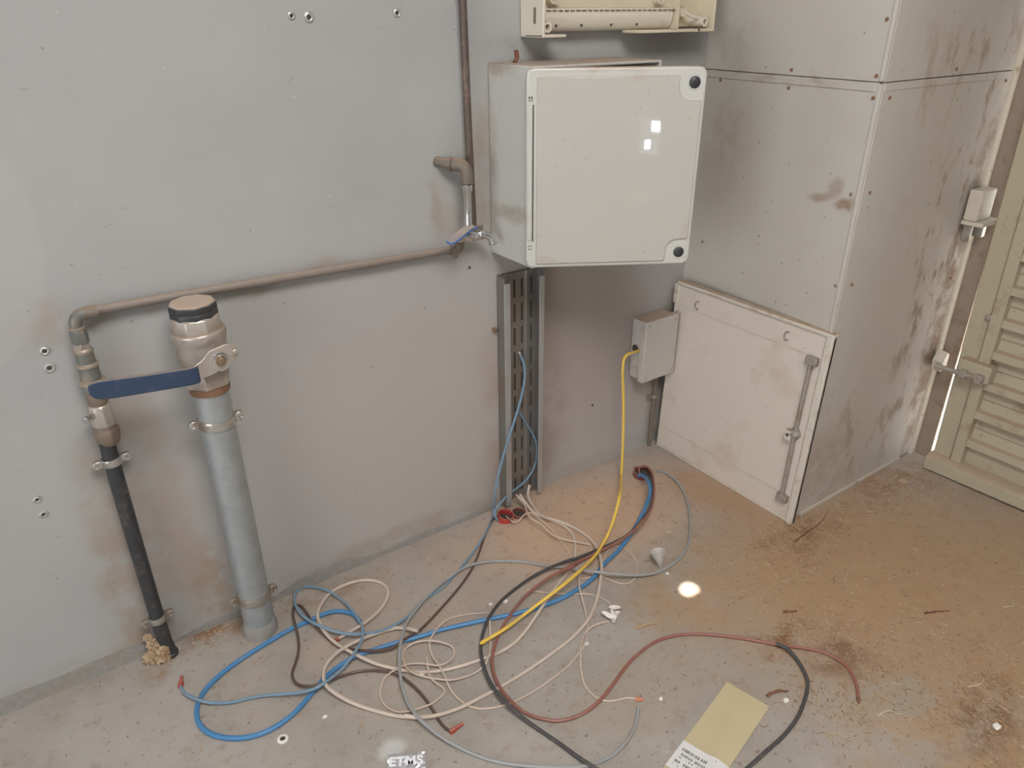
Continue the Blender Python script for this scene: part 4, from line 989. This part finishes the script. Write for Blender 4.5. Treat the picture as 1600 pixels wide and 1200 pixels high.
 'dark_grey_cable': (0.0046, 'black', "1675,1580,-30 1664.7,1569.5,-1.4 1656.7,1560.8,15.7 1655.4,1557.6,23.1 1652.9,1551.6,28.2 1644.1,1525.4,35.2 1633.4,1495.5,34.9 1617.1,1469.4,31 1609.1,1459.9,30.4 1581.4,1432.6,40 1553,1406.9,48.9 1530.2,1387,55.9 1505.9,1367.7,60.2 1475.9,1349.2,59.3 1446.2,1338,55.5 1413.2,1328.6,49.1 1380.7,1319.2,42.2 1351.2,1316.6,36.3 1320.3,1320.4,30.3 1289.4,1326.6,24.6 1255.6,1330.7,21.8 1220.2,1335.3,19.9 1184,1340.3,18.3 1151.6,1341.2,21.2 1155,1339.9,23.5 1159.8,1339.7,24.7 1125.1,1346.6,22.5 1089.7,1352.3,20 1055.6,1356.7,16.5 1023.5,1360.2,10.8 989.8,1359.5,6.2 959.8,1354.4,5.2 929,1347.3,5.3 897.6,1337.4,6.8 865.5,1321.6,11.1 840.1,1305.7,15 811.7,1285.5,17.5 784.2,1263.3,14.2 761.1,1240.2,9.8 742.4,1214.8,11.3 726.1,1183.6,15 713.8,1153.2,15.8 704.3,1122.9,15.5 697.7,1090.2,19 694.9,1058,21.7 696.3,1026.6,20.9 701.9,997.3,17.6 712.5,963.8,11.7 722.5,935.1,7.2 732,905.8,5.4 740.3,876.3,5.5 746.2,844.7,7.9 752.1,813.2,12 761.2,783.4,13 772.3,755.7,9.5 784.2,726.7,6 798.3,697.9,5.2 816.6,672.2,5.2 838.5,648.8,5.2 862.7,628.9,5.2 889.4,612.8,5.2 918.3,600.5,5.2 948.3,592.5,5.2 979.5,589.6,5.2 1011.2,589.9,5.2 1042,590.6,5.2 1072.6,591.7,5.2 1108.5,593.4,5.2 1139.3,594.2,5.2 1170.1,595.7,5.2 1202.2,599.8,5.2 1234.3,606.2,5.2 1264.8,615.2,5.2 1293.7,626.5,5.2 1323.4,640.2,5.2 1351,657.8,5.2 1371.1,681.7,5.4 1384.9,709.2,7.7 1393,737.7,12.1 1394.1,749.3,13.4 1391.9,760.6,14.1 1383.6,777.2,14.6"),
 'yellow_cable': (0.0048, 'yellow', "1735,1690,445 1703.3,1677,444.8 1672.9,1668.9,451.3 1647.6,1663.6,453.6 1635.3,1661.3,451.2 1626.6,1659.4,445.5 1621.8,1657.9,436.9 1617.1,1654.1,403.1 1617.7,1651,367.5 1619.4,1648.3,336.1 1619.9,1644.9,304.8 1618.9,1640.6,273.6 1616.8,1635.5,242.7 1613.8,1630,212.1 1609.8,1623.7,181.9 1604.9,1616.8,151.9 1599.9,1610.2,121.2 1596.8,1605.8,88.2 1593,1601.1,56.6 1589.8,1597.6,46.6 1585.4,1593,38.9 1580.6,1588.1,33.9 1573,1580.2,30.8 1549.7,1556.2,36.6 1528.7,1534.5,47.6 1505.2,1510.5,62.2 1485.4,1490.3,75.3 1465.3,1470,88.7 1445.4,1450.2,101.6 1421.8,1427,115.5 1400.5,1406.8,125.6 1382.7,1390.6,129.6 1376.5,1385.4,128.7 1366.8,1377.9,123.2 1356.8,1371.5,112.2 1340.5,1364.9,81.1 1323.1,1358.1,57.5 1300.6,1349.2,39.6 1280.8,1341.7,30.2 1252.8,1326.5,29.9 1227,1311.1,33.6 1196.5,1295.9,38.2 1167.3,1283.4,42.2 1137.9,1272.1,46.3 1109.6,1261.8,50.1 1078.1,1252.1,52.8 1044.2,1246.3,50.4 1012.3,1243.9,44.5 979.9,1242.3,38.4 947.1,1241.1,32.3 914,1239.6,26.2 878.9,1235.7,22.2 847.6,1229.2,23.6 817.4,1226.1,22.6 781.8,1226.4,19.4 756.6,1224.3,20.4"),
}

LABELS = {
 'thick_blue_cable': 'thick bright blue cable laid in a wide loop across the floor',
 'light_blue_wire': 'long pale blue wire from the tray ending in a red tip at the left',
 'light_blue_wire.001': 'short pale blue wire bowed inside the lower half of the perforated tray',
 'dark_brown_cable': 'thin dark brown wire wandering across the floor to a red end cap',
 'cream_cable': 'thick cream cable that makes the upper loop near the wall',
 'cream_cable.001': 'thick cream cable that makes the lower loop, nearest the viewer of the two',
 'thin_cream_wire': 'thin cream wire snaking from the middle tangle up to the tray foot',
 'thin_cream_wire.001': 'thin cream wire curled into a small round coil mid floor',
 'thin_cream_wire.002': 'thin cream wire running from white tape to an orange-pink tip',
 'thin_cream_wire.003': 'short thin cream wire reaching the white tape from the tangle',
 'thin_cream_wire.004': 'thin cream wire in a small hoop beside the yellow cable',
 'thin_cream_wire.005': 'thin cream wire out of the bright red conduit stub',
 'thin_cream_wire.006': 'thin cream wire lowest in the bunch leaving the tray foot',
 'light_grey_cable': 'pale grey cable in the widest loop, reaching the bottom of the view',
 'dark_grey_cable': 'dark charcoal cable curving past the yellow end and round the buff card',
 'red_brown_cable': 'reddish brown cable in a long S-curve ending among litter at right',
 'yellow_cable': 'bright yellow cable dropping from the junction box and across the floor'}
ends = {}
for nm, (r, colr, txt) in CABLES.items():
    P = [tuple(float(q_) / 1000 for q_ in p.split(',')) for p in txt.split(' ')]
    path = smooth_path(P, .012)
    cat = 'cable' if 'cable' in nm else 'wire'
    base = nm.split('.')[0]
    t_ = thing(base, LABELS[nm], cat, (P[len(P) // 2][0], P[len(P) // 2][1], 0), {'thin_cream_wire': 'thin cream wires', 'cream_cable': 'thick cream cables', 'light_blue_wire': 'pale blue wires'}.get(base))
    a = MB(); a.tube(path, r, 8)
    a.build('sheath', 'w_' + colr, t_)
    ends[nm] = (t_, path)
def end_cap(nm, at_start, mt, r, ln, name, turn=(0, 0)):
    t_, path = ends[nm]
    p, q_ = (path[0], path[3]) if at_start else (path[-1], path[-4])
    d = (p - q_); d.z = max(d.z, 0) * .2; d.normalize()
    d = Matrix.Rotation(turn[0], 3, 'Z') @ d
    a = MB(); a.tube([p - d * .004, p + d * ln * .3, p + d * ln * .35, p + d * ln], [r, r * 1.1, r * .8, r * .6], 8)
    o = a.build(name, mt, t_)
    return o
M['w_tip'] = mat('orange_pink_tip', (.62, .24, .14), .5)
end_cap('light_blue_wire', False, 'red_plastic', .0065, .030, 'red_end_cap', (R(-20), 0))
end_cap('dark_brown_cable', False, 'red_plastic', .0065, .034, 'red_end_cap', (R(80), 0))
end_cap('cream_cable', True, 'red_plastic', .006, .014, 'frayed_end')
end_cap('thin_cream_wire.002', False, 'w_tip', .005, .016, 'orange_tip')
end_cap('yellow_cable', False, 'yellow_tip' if 'yellow_tip' in M else 'w_yellow', .0056, .010, 'cut_end')
end_cap('light_blue_wire', True, 'w_cream', .0036, .014, 'bared_end')
end_cap('red_brown_cable', False, 'rust', .0045, .012, 'cut_end')

# white tape twisted round the wire ends
random.seed(11)
a = MB()
for i in range(7):
    c0 = Vector((1.108 + random.uniform(-.018, .018), 1.101 + random.uniform(-.02, .02), .008 + random.uniform(0, .010)))
    d = Vector((random.uniform(-1, 1), random.uniform(-1, 1), random.uniform(-.1, .3))).normalized() * .016
    a.tube([c0 - d, c0, c0 + d + Vector((0, 0, .003))], [.003, .0075, .0035], 7)
tag(a.build('tape_scrap', 'tape'), 'crumpled white tape scrap at the joined ends of two thin cream wires', 'tape')

# ------------------------------------------------------------------ card, foil, cone, plug
card = thing('buff_card', 'buff paper card with a white printed strip, lying on the floor at the bottom', 'card', (1.07, .70, 0))
A_, B_ = Vector((1.184, .772, 0)), Vector((1.214, .666, 0))
U = (B_ - A_); wlen = U.length; U = U.normalized()
V = Vector((-.268, -.066, 0)).normalized()
def cardpt(u, v, dz=0):
    h = .004 + .006 * math.exp(-((u - wlen * .40 - v * .18) / .018) ** 2) * min(1, v / .08) + .010 * (1 - min(1, v / .12)) * (1 - u / wlen) * .6
    p = A_ + U * u + V * v
    return Vector((p.x, p.y, h + dz))
def card_sheet(v0, v1, nv, nu=14, dz=0, th=.0012):
    vs, fs = [], []
    for s in (0, 1):
        for i in range(nv + 1):
            for j in range(nu + 1):
                vs.append(cardpt(wlen * j / nu, v0 + (v1 - v0) * i / nv, dz - s * th))
    W = nu + 1
    N = (nv + 1) * W
    for i in range(nv):
        for j in range(nu):
            q_ = (i * W + j, i * W + j + 1, (i + 1) * W + j + 1, (i + 1) * W + j)
            fs.append(q_); fs.append(tuple(k_ + N for k_ in reversed(q_)))
    edge = [j for j in range(W)] + [i * W + nu for i in range(1, nv + 1)] + [nv * W + j for j in range(nu - 1, -1, -1)] + [i * W for i in range(nv - 1, 0, -1)]
    for e0, e1 in zip(edge, edge[1:] + edge[:1]):
        fs.append((e0, e0 + N, e1 + N, e1))
    a = MB(); a.add(vs, fs, True)
    return a
card_sheet(0, .31, 24).build('sheet', 'card', card)
lab = card_sheet(.213, .295, 8, 14, .0016, .0008).build('label', 'white_paper', card)
random.seed(5)
ink = MB()
for row, (v, hh, fill) in enumerate(((.221, .004, .25), (.232, .008, .95), (.246, .007, .9), (.257, .004, .5), (.268, .007, .9), (.280, .004, .5))):
    u = .010 + (.0 if row else .0)
    while u < wlen - .010:
        wd = random.choice((.0012, .0018, .0026, .0034))
        if random.random() < fill and not (row == 0 and .02 < u < .08) and not (row == 1 and u > .066):
            p = [cardpt(u, v, .0021), cardpt(u + wd, v, .0021), cardpt(u + wd, v + hh, .0021), cardpt(u, v + hh, .0021)]
            ink.add(p, [(0, 1, 2, 3)])
        u += wd + random.choice((.0008, .0014, .0022))
ink.build('printed_marks', 'ink', lab, recalc=False)

fo = thing('foil_scrap', 'crumpled silver foil scrap with bright white print at the bottom edge', 'foil', (.439, 1.041, 0))
random.seed(8)
fv, ff = [], []
e1, e2 = Vector((.86, -.50, 0)), Vector((.50, .86, 0))
nx_, ny_ = 12, 6
for i in range(ny_ + 1):
    for j in range(nx_ + 1):
        p = Vector((.430, 1.040, 0)) + e1 * ((j / nx_ - .5) * .085) + e2 * ((i / ny_ - .5) * .045)
        fv.append((p.x + random.uniform(-.0015, .0015), p.y + random.uniform(-.0015, .0015), .004 + random.uniform(0, .0045)))
for i in range(ny_):
    for j in range(nx_):
        ff.append((i * (nx_ + 1) + j, i * (nx_ + 1) + j + 1, (i + 1) * (nx_ + 1) + j + 1, (i + 1) * (nx_ + 1) + j))
a = MB(); a.add(fv, ff); o = a.build('sheet', 'foil', fo, recalc=False)
sol = o.modifiers.new('thickness', 'SOLIDIFY'); sol.thickness = .0008
cu = bpy.data.curves.new('print', 'FONT')
cu.body = 'ETMS'; cu.size = .030; cu.align_x = 'CENTER'; cu.align_y = 'CENTER'; cu.space_character = 1.12; cu.extrude = .0004; cu.offset = .0012
tmp = bpy.data.objects.new('print', cu); C.objects.link(tmp)
me = bpy.data.meshes.new_from_object(tmp.evaluated_get(bpy.context.evaluated_depsgraph_get()))
bpy.data.objects.remove(tmp)
me.materials.clear(); me.materials.append(M['letters'])
o = bpy.data.objects.new('printed_letters', me); C.objects.link(o); o.parent = fo
o.location = (.430 - .439, 1.040 - 1.041, .0095)
o.rotation_euler = (0, 0, math.atan2(e1.y, e1.x))

a = MB(); a.lathe([(.003, 0), (.008, .014), (.020, .050), (.0215, .055), (.020, .055), (.007, .016), (.001, .006)], (1.364, 1.178, .002), (-.10, .22, 1), 16, caps=False)
tag(a.build('plastic_funnel', 'clear'), 'small translucent plastic funnel standing on the grey cable, by the sunlit spot', 'funnel')
ap = thing('floor_anchor', 'small pale anchor sleeve sunk in the concrete floor, below the blue loop', 'anchor', (.227, 1.262, 0))
a = MB(); a.lathe([(.013, 0), (.012, .003), (.007, .004), (.0065, .001)], (.227, 1.262, 0), n=16, caps=False); a.build('rim', 'white_chip', ap)
a = MB(); a.lathe([(.0066, .0005), (.0066, .0015)], (.227, 1.262, 0), n=12); a.build('hole', 'seam', ap)

# ------------------------------------------------------------------ litter
def lump(c, r, seed, amp, sq=(1, 1, 1)):
    bm = bmesh.new()
    bmesh.ops.create_icosphere(bm, subdivisions=4, radius=1)
    vs, fs = [], []
    off = Vector((seed * 3.1, seed * 1.7, 0))
    for v in bm.verts:
        d = v.co.normalized()
        k_ = 1 + amp * (noise.fractal(d * 2.2 + off, 1, 2, 4)) + amp * .4 * noise.noise(d * 7 + off)
        vs.append(Vector((d.x * sq[0], d.y * sq[1], d.z * sq[2])) * r * k_ + Vector(c))
    for f in bm.faces:
        fs.append(tuple(v.index for v in f.verts))
    bm.free()
    return vs, fs
a = MB()
for c, r, sd in (((.050, 1.682, .020), .024, 1), ((.030, 1.685, .014), .017, 2), ((.062, 1.672, .012), .015, 3), ((.042, 1.692, .048), .014, 4), ((.060, 1.668, .032), .013, 6), ((.036, 1.697, .070), .009, 7)):
    a.add(*lump(c, r, sd, .55), smooth=True)
tag(a.build('foam_lump', 'foam'), 'crumbly tan foam lump at the foot of the thin black pipe', 'foam')

def chip(a, x, y, z, ln, wd, ang, curl, tilt):
    """curved sliver with a triangular section"""
    d = Vector((math.cos(ang), math.sin(ang), 0)); n_ = Vector((-d.y, d.x, 0))
    vs, fs = [], []
    K_ = 4
    for i in range(K_):
        t = i / (K_ - 1) - .5
        p = Vector((x, y, z)) + d * (t * ln) + n_ * (curl * ln * (t * t * 4 - .5)) + Vector((0, 0, abs(t) * tilt * ln))
        k_ = wd * (1 - abs(t) * .9)
        vs += [p - n_ * k_, p + n_ * k_, p + Vector((0, 0, k_ * 1.3))]
    for i in range(K_ - 1):
        for k_ in range(3):
            fs.append((i * 3 + k_, i * 3 + (k_ + 1) % 3, i * 3 + 3 + (k_ + 1) % 3, i * 3 + 3 + k_))
    fs += [(2, 1, 0), (9, 10, 11)]
    a.add(vs, fs)
BL = [  # x, y, spread x, spread y, number of slivers
 (1.92, 1.02, .20, .06, 420), (2.30, 1.01, .24, .06, 260), (1.80, 1.02, .08, .04, 130), (1.72, 1.00, .14, .07, 150), (1.46, .80, .05, .02, 130), (1.52, .68, .07, .07, 260), (1.60, .68, .12, .10, 180),
 (1.61, .34, .12, .08, 420), (1.70, .45, .12, .08, 240), (1.36, .55, .08, .03, 170), (1.33, .64, .03, .03, 90), (1.40, .50, .10, .05, 120),
 (1.85, .62, .35, .30, 420), (2.10, .50, .35, .25, 260), (1.5, 1.0, .30, .18, 300), (1.25, 1.25, .35, .20, 120), (1.0, 1.05, .45, .28, 160),
 (.21, 1.68, .05, .02, 170), (.45, 1.66, .25, .03, 60), (.55, 1.25, .45, .22, 90), (1.55, 1.50, .20, .10, 70), (2.42, .93, .10, .12, 120), (1.14, .95, .12, .1, 60), (1.85, .30, .2, .15, 200), (1.25, 1.68, .12, .02, 30)]
rnd = random.Random(21)
bins = {'straw': MB(), 'straw_pale': MB(), 'straw_dark': MB()}
for bx, by, sx, sy, num in BL:
    for i in range(int(num * 1.25)):
        x, y = rnd.gauss(bx, sx), rnd.gauss(by, sy)
        if y > 1.715 or x > 2.53 or (x > 1.84 and y > 1.075) or (abs(x - GX) < .05 and abs(y - GY) < .05):
            continue
        ln = rnd.uniform(.003, .011) if rnd.random() < .90 else rnd.uniform(.014, .030)
        if x < 1.62 and y > .88:
            ln *= .7
        kind = rnd.choices(('straw', 'straw_pale', 'straw_dark'), (.55, .33, .12))[0] if x < 1.62 and y > .88 else rnd.choices(('straw', 'straw_pale', 'straw_dark'), (.52, .20, .28))[0]
        chip(bins[kind], x, y, rnd.uniform(.0, .003), ln, rnd.uniform(.0006, .0014), rnd.uniform(0, 6.28), rnd.uniform(-.35, .35), rnd.uniform(0, .3))
for kind, lab_ in (('straw', 'scattered tan straw and wood slivers littering the right of the floor'), ('straw_pale', 'scattered pale chips littering the right of the floor'), ('straw_dark', 'scattered dark bark crumbs littering the right of the floor')):
    o = bins[kind].build({'straw': 'straw_litter', 'straw_pale': 'pale_litter', 'straw_dark': 'bark_litter'}[kind], kind, recalc=False)
    tag(stuff(o), lab_, 'litter')
# larger pieces that can be told apart
def twig(pts, r, mt, name, label, cat='twig'):
    pp = smooth_path(pts, .008)
    pp = [p + Vector((0, 0, .0012 * math.sin(i * 1.9))) for i, p in enumerate(pp)]
    a = MB(); a.tube(pp, [r * .68 * (1.1 - .75 * i / len(pp)) * (1 + .25 * math.sin(i * 2.3)) for i in range(len(pp))], 6)
    return tag(a.build(name, mt), label, cat)
def P2(x, y, z=.004): return (x, y, z)
twig([(1.79, 1.015, .006), (1.86, 1.020, .008), (1.95, 1.028, .006), (2.03, 1.055, .006)], .0035, 'red_twig', 'twig', 'long thin reddish stem lying along the foot of the leaning door and column')
twig([(1.505, .845, .004), (1.52, .835, .007), (1.54, .825, .004)], .0045, 'red_twig', 'twig', 'curled reddish bark bit on floor above the meeting of charcoal and red-brown cables')
twig([(1.82, .615, .004), (1.85, .60, .005), (1.885, .58, .004)], .004, 'red_twig', 'twig', 'short straight reddish stick alone right of the floor centre')
twig([(1.235, .69, .004), (1.262, .683, .010), (1.29, .668, .004)], .0055, 'red_twig', 'twig', 'dark reddish twig beside the top corner of the buff card')
twig([(2.02, .50, .003), (2.05, .485, .006), (2.06, .50, .003)], .003, 'straw_pale', 'wood_shaving', 'pale shaving alone at the far right of the floor', 'shaving')
twig([(1.66, .42, .004), (1.69, .405, .009), (1.72, .41, .004)], .003, 'straw_pale', 'wood_shaving', 'pale curled shaving in the litter at the lower right', 'shaving')
twig([(1.40, .50, .003), (1.43, .495, .008), (1.45, .47, .003)], .003, 'straw_pale', 'wood_shaving', 'pale bent shaving right of the dark cable, near the bottom', 'shaving')
twig([(1.13, 1.04, .003), (1.16, 1.025, .010), (1.19, 1.02, .003)], .004, 'straw', 'wood_shaving', 'brown shaving beside the S-curve cable, right of the white tape', 'shaving')
twig([(1.500, 1.285, .003), (1.53, 1.262, .005)], .003, 'straw_pale', 'wood_shaving', 'pale straw alone between the grey loop and leaning door', 'shaving')
a = MB(); a.add(*lump((2.385, 1.00, .007), .016, 9, .6, (1.3, .6, .5)), smooth=True)
tag(a.build('dry_leaf', 'foam'), 'orange-tan crumpled leaf near the gate corner', 'leaf')
rnd = random.Random(4)
for i, (x, y, r, lb) in enumerate(((1.60, .325, .009, 'largest white flake, in the litter at the lower right corner'), (1.262, .655, .007, 'white curled flake touching the dark cable, right of the buff card'), (.90, 1.33, .007, 'white flake between the tray foot and the charcoal cable'),
        (1.02, .835, .005, 'tiny round white flake left of the buff card'), (1.36, 1.145, .005, 'white crumb just above the sunlit spot'), (.985, 1.075, .006, 'white flake below the white tape scrap'),
        (.33, 1.262, .005, 'white crumb inside the crossing of the blue cables'), (.58, 1.24, .006, 'white flake under the small cream coil'), (.86, 1.345, .005, 'white crumb near the pale blue wire'))):
    a = MB(); a.add(*lump((x, y, r * .45), r, i + 20, .5, (1, .8, .45)), smooth=True)
    tag(a.build('white_flake', 'white_chip'), lb, 'flake', 'white flakes on the floor')
